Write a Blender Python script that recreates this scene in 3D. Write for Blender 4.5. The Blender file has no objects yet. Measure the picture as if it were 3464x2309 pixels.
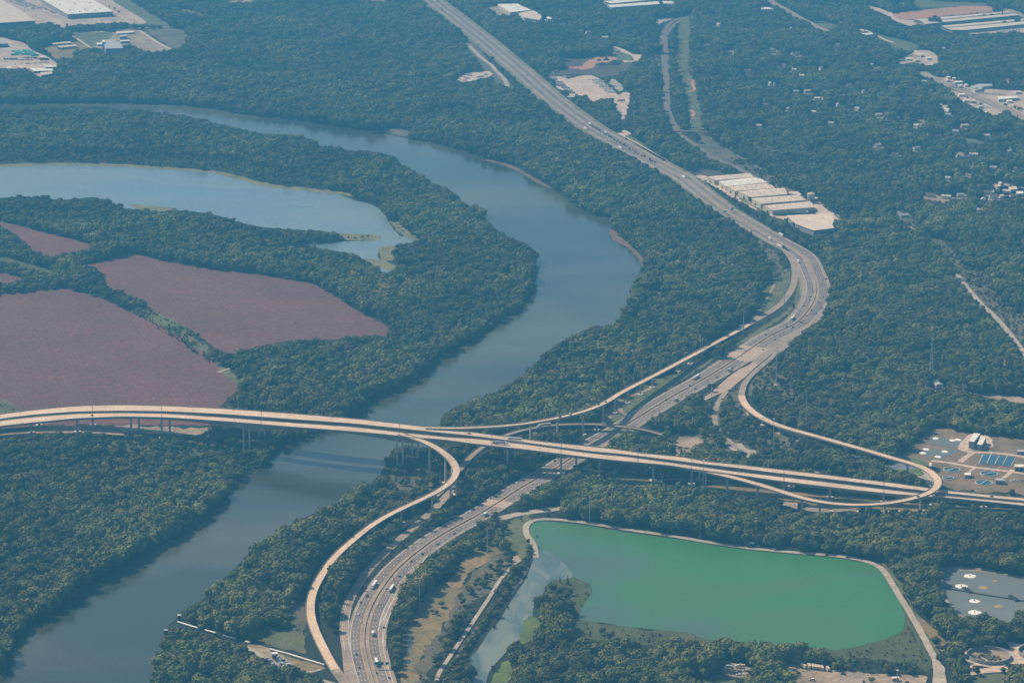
import bpy, bmesh, math, random
import numpy as np
from mathutils import Vector, geometry
random.seed(7); rng = np.random.default_rng(11)
R = math.radians
# ---------------------------------------------------------------- survey
# The place is flat.  The survey below was taken from one aerial station at
# (0, 0, 1039) looking north 15.2 degrees down; readings are turned into metres
# on the ground (or at a stated height) by gp().
FOC, TH, HC, CX, CY = 9000.0, R(15.2), 1039.0, 1732.0, 1154.5
ct, st = math.cos(TH), math.sin(TH)
TL = dict(A=(0,0,1.96), B=(1200,0,1.96), C=(2264,0,1.96), D=(0,750,1.96), E=(1200,750,1.96), F=(2264,750,1.96),
          G=(0,1509,1.96), H=(1200,1509,1.96), I=(2264,1509,1.96), J=(0,0,3.92), K=(1500,1350,3.92), L=(2864,1400,3.92),
          M=(2864,1909,3.92), N=(2300,1909,3.92), O=(2864,0,3.92), P=(0,0,1/1.4728), Q=(2360,560,4.706), R=(1500,150,2.941),
          S=(450,2020,2.941), X=(1120,2000,7.84), Y=(2600,920,7.84), Z=(3150,1500,7.84), U=(0,0,1))
def T(t, x, y):
    a = TL[t]; return (a[0]+x/a[2], a[1]+y/a[2])
def pts(s):
    out, t = [], 'U'
    for w in s.split():
        if ',' not in w: t = w; continue
        v = [float(q) for q in w.split(',')]
        out.append(T(t, v[0], v[1]) + tuple(v[2:]))
    return out
def gp(u, v, z=0.0):
    dx, dy = (u-CX)/FOC, (v-CY)/FOC
    d = Vector((dx, ct - dy*st, -st - dy*ct)); k = (z-HC)/d.z
    return Vector((d.x*k, d.y*k, z))
def proj(x, y, z):
    zz = z-HC; dep = y*ct - zz*st; up = y*st + zz*ct
    return CX + FOC*x/dep, CY - FOC*up/dep
def smooth(p, n=6, closed=False):
    p = [Vector(q) for q in p]; m = len(p); out = []
    for i in range(m if closed else m-1):
        a = p[(i-1) % m] if (closed or i) else p[0]*2-p[1]
        b, c = p[i], p[(i+1) % m]
        d = p[(i+2) % m] if (closed or i+2 < m) else p[-1]*2-p[-2]
        t1, t2 = (c-a)*0.5, (d-b)*0.5; L = (c-b).length
        for t in (t1, t2):
            if t.length > L*1.6: t *= L*1.6/t.length
        for k in range(n):
            s = k/n; s2, s3 = s*s, s*s*s
            out.append(b*(2*s3-3*s2+1)+t1*(s3-2*s2+s)+c*(-2*s3+3*s2)+t2*(s3-s2))
    if not closed: out.append(p[-1])
    return out
def relax(C, sig=14.0, step=5.0):
    """resample a world polyline evenly and fair it (gaussian, sig metres), ends held"""
    P = np.array([tuple(p) for p in C]); d = np.r_[0, np.cumsum(np.linalg.norm(np.diff(P[:,:2],axis=0),axis=1))]
    n = max(4, int(d[-1]/step)); t = np.linspace(0, d[-1], n); Q = np.stack([np.interp(t, d, P[:,k]) for k in range(3)], 1)
    w = max(1, int(sig/step*2.5)); g = np.exp(-0.5*(np.arange(-w,w+1)*step/sig)**2); g /= g.sum()
    E = np.concatenate([2*Q[0]-Q[1:w+1][::-1], Q, 2*Q[-1]-Q[-w-1:-1][::-1]]) if n > w+1 else None
    if E is None: return [Vector(q) for q in Q]
    S = np.stack([np.convolve(E[:,k], g, 'valid') for k in range(3)], 1); return [Vector(q) for q in S]
# ---------------------------------------------------------------- scene helpers
sc = bpy.context.scene; COL = sc.collection
MATS = {}
def nodes(m):
    m.use_nodes = True; nt = m.node_tree; nt.nodes.clear(); return nt, nt.nodes, nt.links
def mat(name, col, rough=0.9, var=0.12, scale=0.05, col2=None, spec=0.2, bump=0, metal=0, fine=0):
    if name in MATS: return MATS[name]
    m = bpy.data.materials.new(name); nt, nd, lk = nodes(m)
    o = nd.new('ShaderNodeOutputMaterial'); b = nd.new('ShaderNodeBsdfPrincipled'); lk.new(b.outputs[0], o.inputs[0])
    b.inputs['Roughness'].default_value = rough; b.inputs['Metallic'].default_value = metal
    b.inputs['Specular IOR Level'].default_value = spec
    g = nd.new('ShaderNodeNewGeometry'); n = nd.new('ShaderNodeTexNoise'); n.inputs['Scale'].default_value = scale
    n.inputs['Detail'].default_value = 6; n.inputs['Roughness'].default_value = 0.65
    lk.new(g.outputs['Position'], n.inputs['Vector'])
    c2 = col2 or tuple(c*(1-var*2) for c in col)
    r = nd.new('ShaderNodeMapRange'); r.inputs[1].default_value = 0.33; r.inputs[2].default_value = 0.67
    lk.new(n.outputs[0], r.inputs[0])
    x = nd.new('ShaderNodeMix'); x.data_type = 'RGBA'; lk.new(r.outputs[0], x.inputs[0])
    x.inputs[6].default_value = (*[c*(1+var*0.5) for c in col], 1); x.inputs[7].default_value = (*c2, 1)
    outc = x.outputs[2]
    if fine:
        f = nd.new('ShaderNodeTexNoise'); f.inputs['Scale'].default_value = fine; f.inputs['Detail'].default_value = 3
        lk.new(g.outputs['Position'], f.inputs['Vector'])
        fr = nd.new('ShaderNodeMapRange'); fr.inputs[1].default_value = 0.3; fr.inputs[2].default_value = 0.7
        fr.inputs[3].default_value = 0.72; fr.inputs[4].default_value = 1.25; lk.new(f.outputs[0], fr.inputs[0])
        mm = nd.new('ShaderNodeMix'); mm.data_type = 'RGBA'; mm.blend_type = 'MULTIPLY'; mm.inputs[0].default_value = 1
        lk.new(outc, mm.inputs[6]); lk.new(fr.outputs[0], mm.inputs[7]); outc = mm.outputs[2]
    lk.new(outc, b.inputs['Base Color'])
    if bump:
        bp = nd.new('ShaderNodeBump'); bp.inputs['Strength'].default_value = bump
        lk.new(n.outputs[0], bp.inputs['Height']); lk.new(bp.outputs[0], b.inputs['Normal'])
    MATS[name] = m; return m
def link(o, parent=None):
    COL.objects.link(o)
    if parent: o.parent = parent
    return o
def tag(o, label=None, cat=None, group=None, kind=None):
    for k, v in (('label', label), ('category', cat), ('group', group), ('kind', kind)):
        if v: o[k] = v
    return o
def empty(name, loc=(0,0,0), rz=0):
    o = bpy.data.objects.new(name, None); o.location = loc; o.rotation_euler = (0,0,rz); o.empty_display_size = 1
    return link(o)
class MB:
    """collects faces in local or world metres and links them as one mesh"""
    def __init__(s): s.v = []; s.f = []
    def face(s, ps):
        k = len(s.v); s.v += [tuple(p) for p in ps]; s.f.append(tuple(range(k, k+len(ps))))
    def box(s, c, d, rz=0, top=1.0):
        x, y, z = d[0]/2, d[1]/2, d[2]/2; co, si = math.cos(rz), math.sin(rz); k = len(s.v)
        for zz, q in ((-z,1),(z,top)):
            for a, b in ((-x,-y),(x,-y),(x,y),(-x,y)):
                a, b = a*q, b*q; s.v.append((c[0]+a*co-b*si, c[1]+a*si+b*co, c[2]+zz))
        for f in ((3,2,1,0),(4,5,6,7),(0,1,5,4),(1,2,6,5),(2,3,7,6),(3,0,4,7)): s.f.append(tuple(k+i for i in f))
    def prism(s, poly, z0, z1, cap=True):
        k = len(s.v); n = len(poly)
        a = sum(poly[i][0]*poly[(i+1) % n][1]-poly[(i+1) % n][0]*poly[i][1] for i in range(n))
        if a < 0: poly = poly[::-1]
        s.v += [(p[0],p[1],z0) for p in poly]+[(p[0],p[1],z1) for p in poly]
        for i in range(n):
            j = (i+1) % n; s.f.append((k+i,k+j,k+n+j,k+n+i))
        if cap: s.f.append(tuple(k+n+i for i in range(n)))
    def tube(s, p, q, r, r2=None, n=6):
        p, q = Vector(p), Vector(q); d = (q-p); L = d.length
        if L < 1e-6: return
        d /= L; a = d.orthogonal().normalized(); b = d.cross(a); k = len(s.v); r2 = r if r2 is None else r2
        for c, rr in ((p,r),(q,r2)):
            for i in range(n):
                t = 2*math.pi*i/n; s.v.append(tuple(c+a*math.cos(t)*rr+b*math.sin(t)*rr))
        for i in range(n):
            j = (i+1) % n; s.f.append((k+i,k+j,k+n+j,k+n+i))
        s.f.append(tuple(k+n+i for i in range(n))); s.f.append(tuple(k+i for i in range(n))[::-1])
    def ribbon(s, A, B):
        k = len(s.v); n = len(A)
        for a, b in zip(A, B): s.v.append(tuple(a)); s.v.append(tuple(b))
        for i in range(n-1): s.f.append((k+2*i,k+2*i+1,k+2*i+3,k+2*i+2))
    def mesh(s, name, m, mats=None):
        me = bpy.data.meshes.new(name); me.from_pydata(s.v, [], s.f)
        me.materials.append(m); me.update(); return me
    def build(s, name, m, parent=None, loc=None):
        o = bpy.data.objects.new(name, s.mesh(name, m)); 
        if loc is not None: o.location = loc
        return link(o, parent)
def flat(ps, z):
    """tessellated flat sheet from world outline(s)"""
    mb = MB(); rings = [[Vector((p[0],p[1],0)) for p in r] for r in ps]
    tri = geometry.tessellate_polygon(rings); allp = [p for r in rings for p in r]
    mb.v = [(p.x,p.y,z) for p in allp]
    for a, b, c in tri:
        n = (allp[b]-allp[a]).cross(allp[c]-allp[a]).z
        mb.f.append((a,b,c) if n > 0 else (a,c,b))
    return mb
MASK = np.zeros((1155, 1732), np.uint8)       # 0 wood, 1 open, 2 scrub, 3 low bushes and reeds, 4 sparse trees
FRONT = np.zeros((1155, 1732), np.float32)    # where raised things show: how far north they stand
def raster(poly, val, arr=None):
    arr = MASK if arr is None else arr
    P = np.array([(p[0]/2, p[1]/2) for p in poly]); y0 = max(0, int(P[:,1].min())); y1 = min(1154, int(P[:,1].max())+1)
    Q = np.roll(P, -1, 0)
    for y in range(y0, y1+1):
        yc = y+0.25; c = ((P[:,1] <= yc) != (Q[:,1] <= yc))
        if not c.any(): continue
        xs = np.sort(P[c,0]+(yc-P[c,1])/(Q[c,1]-P[c,1])*(Q[c,0]-P[c,0]))
        for a, b in zip(xs[::2], xs[1::2]):
            a, b = max(0, int(round(a))), min(1732, int(round(b)))
            if b > a: arr[y, a:b] = val
RAGGED = dict(scrub_ground=3.2, marsh=1.6, river=0.45, lagoon=0.7, reeds=1.3, mud_bank=1.2, grass_verge=1.3, dry_meadow=1.8, sandy_ground=2.2, dirt_patch=2.5, mulch_ground=3, clay_ground=2, gravel_yard=1.2, ploughed_field=1.0, riprap_bank=.6, plant_grounds=2, scum_pond=.7)
def area(name, s, m, z, val=1, sm=3, kind='structure', label=None):
    P = pts(s)
    W = [gp(p[0], p[1]) for p in P]
    if sm: W = smooth(W, sm, True)
    if name in RAGGED:
        V = []
        for p, q in zip(W, W[1:]+W[:1]):
            n = max(1, int((q-p).length/7)); V += [p+(q-p)*(i/n) for i in range(n)]
        k = RAGGED[name]; W = [p+Vector((math.sin(p.x*.21+p.y*.13)+math.sin(p.y*.37+1.7)+random.uniform(-1,1), math.sin(p.y*.17-p.x*.09)*1.6+math.sin(p.x*.41)*1.4+random.uniform(-1.5,1.5), 0))*k for p in V]
    if val is not None: raster([proj(w.x, w.y, 0) for w in W], val)
    o = flat([W], z).build(name, m); tag(o, label, kind=kind); return o
def offs(C, d):
    """offset a centre line sideways by d metres (number or list), + = right of travel"""
    out = []
    for i, p in enumerate(C):
        a = C[max(i-1,0)]; b = C[min(i+1,len(C)-1)]; t = Vector((b[0]-a[0], b[1]-a[1])).normalized()
        k = d[i] if hasattr(d, '__len__') else d
        out.append(Vector((p[0]+t.y*k, p[1]-t.x*k, p[2])))
    return out
def up(C, z): return [Vector((p[0],p[1],p[2]+z)) for p in C]
def setz(C, z): return [Vector((p[0],p[1],z)) for p in C]
def road(name, s, w, m, z=0.5, val=1, pad=1.0, sm=6):
    C = relax(smooth([gp(p[0], p[1]) for p in pts(s)], sm), 9)
    L, Rr = setz(offs(C, -w/2), z), setz(offs(C, w/2), z)
    mb = MB(); mb.ribbon(L, Rr); o = mb.build(name, m); tag(o, kind='structure')
    if val is not None:
        a, b = offs(C, -w/2-pad), offs(C, w/2+pad)
        for i in range(len(C)-1):
            raster([proj(q.x,q.y,0) for q in (a[i],a[i+1],b[i+1],b[i])], val)
    return C
# ---------------------------------------------------------------- setting
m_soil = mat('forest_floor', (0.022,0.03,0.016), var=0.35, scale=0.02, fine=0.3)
m_asph = mat('asphalt', (0.125,0.12,0.118), var=0.12, scale=0.02, fine=0.25)
m_conc = mat('road_concrete', (0.33,0.26,0.20), var=0.16, scale=0.03, fine=0.3)
m_deck = mat('deck_concrete', (0.64,0.475,0.33), var=0.09, scale=0.03, fine=0.4)
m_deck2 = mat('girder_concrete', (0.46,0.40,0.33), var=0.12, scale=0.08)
m_pier = mat('pier_concrete', (0.62,0.53,0.43), var=0.12, scale=0.15)
m_grav = mat('gravel', (0.42,0.36,0.285), var=0.15, scale=0.05, fine=0.4)
m_sand = mat('sandy_ground', (0.36,0.27,0.19), var=0.3, scale=0.03, col2=(0.16,0.13,0.08), fine=0.2)
m_grass = mat('rough_grass', (0.13,0.13,0.055), var=0.3, scale=0.03, col2=(0.06,0.075,0.032), fine=0.25)
m_meadow = mat('dry_meadow', (0.25,0.165,0.075), var=0.2, scale=0.018, col2=(0.12,0.115,0.045), fine=0.2)
m_lawn = mat('green_lawn', (0.11,0.155,0.035), var=0.2, scale=0.04, fine=0.3)
m_scrubg = mat('scrub_ground', (0.135,0.11,0.075), var=0.3, scale=0.02, col2=(0.06,0.065,0.035), fine=0.2)
m_marsh = mat('marsh', (0.075,0.085,0.032), var=0.3, scale=0.03, col2=(0.045,0.055,0.022), fine=0.3)
m_reed = mat('reed', (0.19,0.175,0.075), var=0.25, scale=0.05, col2=(0.10,0.105,0.045), fine=0.3)
m_mud = mat('mud_bank', (0.17,0.11,0.075), var=0.2, scale=0.03, fine=0.2)
m_yard = mat('works_pavement', (0.50,0.38,0.30), var=0.18, scale=0.02, fine=0.1)
m_lot = mat('paved_yard', (0.56,0.43,0.33), var=0.12, scale=0.02, fine=0.15)
m_mulch = mat('mulch_ground', (0.09,0.065,0.055), var=0.3, scale=0.02, col2=(0.05,0.045,0.04), fine=0.2)
m_orange = mat('orange_clay', (0.42,0.18,0.09), var=0.25, scale=0.02, col2=(0.36,0.22,0.14), fine=0.1)
m_plantg = mat('plant_grounds', (0.23,0.155,0.10), var=0.2, scale=0.03, col2=(0.11,0.095,0.055), fine=0.2)
m_rail = mat('rail_ballast', (0.20,0.165,0.145), var=0.2, scale=0.1, fine=0.3)
m_riprap = mat('riprap_stone', (0.13,0.115,0.115), var=0.3, scale=0.2, col2=(0.06,0.055,0.055), fine=0.6)
m_white = mat('white_marking', (0.72,0.70,0.66), var=0.05)
m_yell = mat('yellow_marking', (0.62,0.36,0.12), var=0.05)

def water_mat(name, deep, rough=0.16, bump=0.35, scale=0.25, col2=None, s2=0.004, stretch=(1,1,1), spec=0.5, lo=0.4, hi=0.6):
    m = bpy.data.materials.new(name); nt, nd, lk = nodes(m)
    o = nd.new('ShaderNodeOutputMaterial'); b = nd.new('ShaderNodeBsdfPrincipled'); lk.new(b.outputs[0], o.inputs[0])
    b.inputs['IOR'].default_value = 1.333; b.inputs['Specular IOR Level'].default_value = spec
    g = nd.new('ShaderNodeNewGeometry'); n = nd.new('ShaderNodeTexNoise'); n.inputs['Scale'].default_value = scale
    n.inputs['Detail'].default_value = 5; lk.new(g.outputs['Position'], n.inputs['Vector'])
    bp = nd.new('ShaderNodeBump'); bp.inputs['Strength'].default_value = bump; bp.inputs['Distance'].default_value = 0.5
    lk.new(n.outputs[0], bp.inputs['Height']); lk.new(bp.outputs[0], b.inputs['Normal'])
    mp = nd.new('ShaderNodeMapping'); mp.inputs['Scale'].default_value = stretch; lk.new(g.outputs['Position'], mp.inputs[0])
    n2 = nd.new('ShaderNodeTexNoise'); n2.inputs['Scale'].default_value = s2; n2.inputs['Detail'].default_value = 4; n2.inputs['Distortion'].default_value = 0.6
    lk.new(mp.outputs[0], n2.inputs['Vector'])
    mr = nd.new('ShaderNodeMapRange'); mr.inputs[1].default_value = lo; mr.inputs[2].default_value = hi
    lk.new(n2.outputs[0], mr.inputs[0])
    rr = nd.new('ShaderNodeMapRange'); rr.inputs[3].default_value = rough*0.75; rr.inputs[4].default_value = rough*1.5
    lk.new(mr.outputs[0], rr.inputs[0]); lk.new(rr.outputs[0], b.inputs['Roughness'])
    x = nd.new('ShaderNodeMix'); x.data_type = 'RGBA'; lk.new(mr.outputs[0], x.inputs[0])
    x.inputs[6].default_value = (*deep, 1); x.inputs[7].default_value = (*(col2 or deep), 1)
    lk.new(x.outputs[2], b.inputs['Base Color']); return m
m_river = water_mat('river_water', (0.034,0.042,0.029), rough=0.14, col2=(0.10,0.105,0.072), stretch=(0.45,1,1), s2=0.0032, lo=.42, hi=.70)  # lighter streaks in the base colour stand for glints on ripples and silt
m_lagoon = water_mat('lagoon_water', (0.13,0.19,0.22), rough=0.25, col2=(0.16,0.22,0.25), stretch=(0.4,1,1), s2=0.006)
m_pond = water_mat('algae_water', (0.045,0.165,0.050), rough=0.35, spec=0.22, col2=(0.080,0.140,0.085), s2=0.006, stretch=(0.6,1,1), lo=.42, hi=.75)
nt = m_pond.node_tree; nd, lk = nt.nodes, nt.links; bs = [n for n in nd if n.type == 'BSDF_PRINCIPLED'][0]; src = bs.inputs['Base Color'].links[0].from_socket
gg = nd.new('ShaderNodeNewGeometry'); nz = nd.new('ShaderNodeTexNoise'); nz.inputs['Scale'].default_value = 0.012; nz.inputs['Detail'].default_value = 4; lk.new(gg.outputs['Position'], nz.inputs['Vector'])
for (tu, tv, r0, r1) in ((1270,810,30,125), (1540,1120,12,75), (2230,1240,5,60)):
    c_ = gp(*T('H',tu,tv)); ds = nd.new('ShaderNodeVectorMath'); ds.operation = 'DISTANCE'; lk.new(gg.outputs['Position'], ds.inputs[0]); ds.inputs[1].default_value = (c_.x, c_.y, .3)
    ad = nd.new('ShaderNodeMath'); ad.operation = 'MULTIPLY_ADD'; lk.new(nz.outputs[0], ad.inputs[0]); ad.inputs[1].default_value = 120 if r1 > 100 else 40; lk.new(ds.outputs['Value'], ad.inputs[2])
    mr_ = nd.new('ShaderNodeMapRange'); mr_.inputs[1].default_value = r0+(60 if r1 > 100 else 20); mr_.inputs[2].default_value = r1+(60 if r1 > 100 else 20); mr_.inputs[3].default_value = .85; mr_.inputs[4].default_value = 0; lk.new(ad.outputs[0], mr_.inputs[0])
    mx = nd.new('ShaderNodeMix'); mx.data_type = 'RGBA'; lk.new(mr_.outputs[0], mx.inputs[0]); lk.new(src, mx.inputs[6]); mx.inputs[7].default_value = (0.075,0.115,0.105,1); src = mx.outputs[2]
lk.new(src, bs.inputs['Base Color'])
m_chan = water_mat('channel_water', (0.075,0.112,0.105), rough=0.3, col2=(0.17,0.195,0.165), s2=0.035, stretch=(1,0.35,1), bump=0.5)
m_aer = water_mat('lagoon_grey_water', (0.17,0.18,0.16), rough=0.4, spec=0.3, col2=(0.135,0.155,0.15), s2=0.008)

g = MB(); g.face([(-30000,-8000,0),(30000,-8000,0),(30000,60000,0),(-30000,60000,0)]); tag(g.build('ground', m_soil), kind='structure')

# scrub and sparse classes (drawn before anything open so that open ground wins)
def cls(s, val, sm=2):
    P = pts(s); W = smooth([gp(p[0], p[1]) for p in P], sm, True); raster([proj(w.x,w.y,0) for w in W], val)
cls('F 1460,1400 1700,1430 1900,1560 2000,1700 2100,1560 2130,1420 1990,1250 1900,1180 1700,1110', 0)

# scrub belts (with a ground of their own)
area('scrub_ground', 'F 1560,20 1690,100 1830,120 1930,230 2010,320 2130,330 2150,430 2240,560 2352,640 2352,870 2300,780 2200,690 2080,560 2000,450 1900,350 1820,260 1700,150 1600,90', m_scrubg, 0.20, 2)
area('scrub_ground', 'C 1450,1410 1560,1415 1650,1480 1710,1530 1690,1568 1560,1568 1500,1480', m_scrubg, 0.20, 2)
area('scrub_ground', 'C 90,110 135,130 140,300 140,480 180,560 200,700 230,855 130,855 120,700 80,560 50,420 40,260', m_grass, 0.20, 3)
area('scrub_ground', 'C 190,880 250,890 330,960 480,1040 650,1130 760,1230 880,1290 1000,1370 960,1400 850,1330 700,1240 540,1150 300,1110 200,1000', m_scrubg, 0.20, 2)
area('scrub_ground', 'B 780,250 900,430 960,480 1060,590 1100,650 1010,600 900,500 800,400 740,300', m_scrubg, 0.20, 3)
area('scrub_ground', 'E 1930,450 2150,520 2352,560 2352,600 2100,590 2050,740 2000,720 1960,640 1900,610', m_scrubg, 0.20, 4)
PALEWOOD = True
area('scrub_ground', 'D 1050,1390 1300,1400 1500,1480 1600,1568 600,1568 560,1480 900,1430', m_marsh, 0.20, 4)
area('scrub_ground', 'H 460,690 900,560 1060,490 1140,440 1200,640 1130,740 1200,660 1180,720 900,1050 700,1350 560,1568 300,1568 260,1300 330,1000 420,850', m_grass, 0.20, 0)
area('scrub_ground', 'F 560,960 700,930 760,940 850,1060 870,1150 900,1300 760,1300 620,1230 530,1160 520,1050', m_scrubg, 0.20, 4)
area('scrub_ground', 'F 230,1280 420,1130 460,1080 470,1200 600,1310 740,1390 1000,1480 1300,1568 200,1568', m_scrubg, 0.20, 4)
area('scrub_ground', 'H 150,300 300,130 560,60 620,200 560,260 330,370 100,500 0,560 0,420', m_scrubg, 0.20, 4)
area('scrub_ground', 'S 1530,100 1600,60 1720,60 1730,250 1760,340 1650,370 1540,330', m_scrubg, 0.20, 3)
area('scrub_ground', 'H 860,760 1000,720 1040,760 900,950 760,1050 640,1200 560,1330 470,1568 360,1568 480,1330 590,1200 640,1050 720,940', m_scrubg, 0.22, 3)
area('marsh', 'H 1430,1110 1510,1150 1800,1195 2120,1225 2352,1250 2352,1300 2100,1290 1900,1310 1720,1310 1600,1290 1450,1270 1420,1200', m_marsh, 0.24, 3)
area('marsh', 'H 1300,880 1420,865 1500,885 1560,920 1570,970 1530,1030 1500,1110 1440,1060 1440,950 1330,930', m_marsh, 0.24, 3)
area('marsh', 'I 1530,1080 1580,1090 1640,1230 1730,1400 1740,1480 1600,1440 1400,1420 1200,1400 1000,1380 900,1350 1180,1335 1350,1295 1500,1240 1560,1170', m_marsh, 0.24, 3)

cls('A -200,1010 400,1012 1000,1040 1500,1060 2000,1170 2250,1250 1800,1215 1400,1125 1000,1092 -200,1085', 4)
cls('B 440,770 700,720 900,760 1150,800 1180,840 1000,850 750,830 520,830', 4)
# water
area('river', '''A 0,690 600,685 1240,700 1600,760 2000,800 2300,850 B 150,880 350,920 600,970 850,1050 1050,1110 1250,1220 1400,1320
 1500,1400 1700,1450 E 1700,50 1700,110 1830,170 1905,260 1900,320 1860,430 1800,560 1760,620 1740,700 1600,690 1480,740 1330,820 1220,920
 1160,1000 1100,1040 960,1120 830,1170 640,1240 570,1345 500,1490 H 270,10 180,170 90,260 0,290 G 2200,400 2000,480 1880,560 1700,660 1580,790
 1500,860 1370,960 1370,1000 1210,1090 1180,1130 1140,1170 1090,1220 1080,1300 1070,1400 1030,1480 1030,1568 1030,1800 -200,1800 -200,1560 0,1480
 100,1320 200,1200 350,1130 450,1040 620,920 700,870 850,790 1000,690 1150,620 1250,560 1400,440 1520,330 1650,200 1750,140 1850,30 1880,0 D 2120,1400
 E 0,1280 150,1170 380,1060 480,980 640,870 850,760 1000,650 1110,580 1180,470 1200,360 1190,200 1130,150 1010,100 940,50 B 880,1470 850,1400
 800,1350 760,1380 640,1270 540,1230 420,1150 300,1090 280,1050 130,1010 A 2352,1000 2130,970 2080,930 1900,900 1700,880 1300,790 1000,740 700,720 300,710 -250,715 -250,690''', m_river, 0.30, 1, sm=3)
area('lagoon', '''A -250,1100 0,1100 300,1095 700,1100 1000,1115 1400,1145 1600,1190 1800,1240 2200,1280 B 0,1330 90,1350 180,1400 230,1480 300,1568 E 330,100 420,125
 330,150 260,165 180,190 150,225 200,290 270,320 230,345 160,330 100,270 50,245 P 820,585 790,580 700,566 660,570 640,568 700,562 780,556 860,552 870,545 800,540
 730,530 660,527 589,520 A 1550,1460 1350,1410 1150,1400 870,1390 760,1350 620,1310 450,1325 150,1305 -250,1305''', m_lagoon, 0.30, 1, sm=3)
area('reeds', 'A 0,1088 300,1082 700,1085 1000,1102 1400,1132 1600,1172 1800,1222 2200,1262 2352,1290 2352,1305 2200,1284 1800,1244 1600,1196 1400,1150 1000,1118 700,1102 300,1100 0,1108', m_reed, 0.35, 1, kind='stuff')
area('reeds', 'P 780,536 870,541 874,546 862,552 800,552', m_reed, 0.36, 1, kind='stuff')
area('reeds', 'P 868,575 890,566 912,566 906,580 905,598 890,600 912,612 905,622 880,618 840,600 845,594 876,598', m_reed, 0.36, 1, kind='stuff')
area('reeds', 'A 850,1355 1000,1365 1130,1378 1145,1388 1100,1400 1010,1410 930,1390', m_reed, 0.36, 1, kind='stuff')
area('reeds', 'E 230,0 330,100 420,125 440,115 330,50 290,0', m_reed, 0.35, 3, kind='stuff')
area('mud_bank', 'B 880,1058 960,1072 1060,1108 1180,1170 1290,1240 1290,1252 1170,1190 1050,1122 950,1086 870,1064', m_mud, 0.42, 1)
area('mud_bank', 'E 1690,50 1720,60 1760,100 1840,165 1915,250 1908,300 1870,230 1810,175 1750,140 1700,110', m_mud, 0.42, 1)
area('mud_bank', 'G 1072,1380 1068,1450 1030,1510 1030,1568 1010,1568 1020,1480 1050,1420', m_mud, 0.42, 1)
area('mud_bank', 'B 200,850 340,860 360,885 330,905 210,880', m_scrubg, 0.42, 3)
area('pond', '''H 1170,520 1200,503 1270,498 1500,520 1800,570 2100,610 2352,650 I 250,650 540,690 800,715 1050,735 1200,755 1300,775 1390,810 1440,880 1490,970
 1540,1050 1560,1130 1555,1200 1500,1250 1350,1300 1180,1340 1040,1350 900,1325 700,1318 550,1305 400,1290 250,1280 150,1240 H 2352,1255 2200,1235 2050,1220 1800,1195
 1650,1170 1500,1150 1490,1110 1530,1030 1570,970 1560,920 1500,888 1420,868 1330,880 1240,930 1190,830 1205,700 1185,640 1170,580''', m_pond, 0.30, 1)
area('channel', '''H 1200,720 1300,700 1450,860 1300,890 1290,920 1260,960 1230,1000 1190,1050 1180,1120 1150,1180 1090,1280 1030,1320 990,1380 900,1480 870,1568 850,1700
 760,1700 780,1568 810,1490 760,1420 820,1340 900,1220 950,1170 1010,1070 1080,960 1140,870''', m_chan, 0.36, 1)
# fields
m_field = mat('ploughed_field', (0.148,0.057,0.048), var=0.12, scale=0.007, col2=(0.108,0.050,0.043), fine=0.12)
for s in ('D -200,-60 0,0 100,20 300,75 660,160 560,190 400,215 350,240 200,190 190,150 100,80 0,30 -200,-20',
          '''D 560,290 870,210 1050,250 1300,300 1700,350 2050,400 2180,470 2352,580 E 100,630 225,700 235,765 120,758 0,765 D 2250,780 1900,790 1750,820 1620,850 1540,880
          1450,850 1300,740 1200,680 1000,580 860,490 800,480 730,450 690,400 700,350 600,310''',
          'D -300,500 0,480 410,440 660,500 860,600 1050,680 1250,800 1400,900 1450,970 1520,1000 1600,1080 1560,1130 1480,1200 1450,1250 1420,1350 700,1345 350,1345 0,1385 -300,1400',
          'D -200,315 0,335 150,375 100,400 0,410 -200,420'):
    area('ploughed_field', s, m_field, 0.28, 1, sm=0)
nt = m_field.node_tree; nd, lk = nt.nodes, nt.links; bs = [n for n in nd if n.type == 'BSDF_PRINCIPLED'][0]; src = bs.inputs['Base Color'].links[0].from_socket
gg = nd.new('ShaderNodeNewGeometry'); mp = nd.new('ShaderNodeMapping'); mp.inputs['Rotation'].default_value = (0,0,-0.30); lk.new(gg.outputs['Position'], mp.inputs[0])
for ax, sc_w, lo_, hi_ in (('X', 0.045, .93, 1.05),):
    wv = nd.new('ShaderNodeTexWave'); wv.wave_type = 'BANDS'; wv.bands_direction = ax; wv.inputs['Scale'].default_value = sc_w; wv.inputs['Distortion'].default_value = 0.6; wv.inputs['Detail'].default_value = 2; wv.inputs['Detail Scale'].default_value = .4
    lk.new(mp.outputs[0], wv.inputs[0]); wr = nd.new('ShaderNodeMapRange'); wr.inputs[3].default_value = lo_; wr.inputs[4].default_value = hi_; lk.new(wv.outputs[1], wr.inputs[0])
    mx = nd.new('ShaderNodeMix'); mx.data_type = 'RGBA'; mx.blend_type = 'MULTIPLY'; mx.inputs[0].default_value = 1; lk.new(src, mx.inputs[6]); lk.new(wr.outputs[0], mx.inputs[7]); src = mx.outputs[2]
lk.new(src, bs.inputs['Base Color'])
m_fline = mat('field_track', (0.11,0.065,0.055), var=0.1)
road('field_track', 'D -100,1180 0,1168 300,1125 700,1075 1000,1035 1300,1005 1480,990', 3, m_fline, 0.34, None)
road('field_track', 'D 380,450 480,560 620,700 760,830 900,980', 2.5, m_fline, 0.34, None)
road('dirt_track', 'D 1440,1000 1490,985 1540,965', 5, m_sand, 0.5, 1)
area('grass_verge', 'D -100,215 0,225 150,270 350,325 330,345 100,280 -100,245', m_marsh, 0.32, 1)
area('scrub_ground', 'D 850,500 960,520 1050,590 1250,720 1400,850 1440,940 1400,940 1200,790 1000,665 870,590', m_grass, 0.20, 2)
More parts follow.
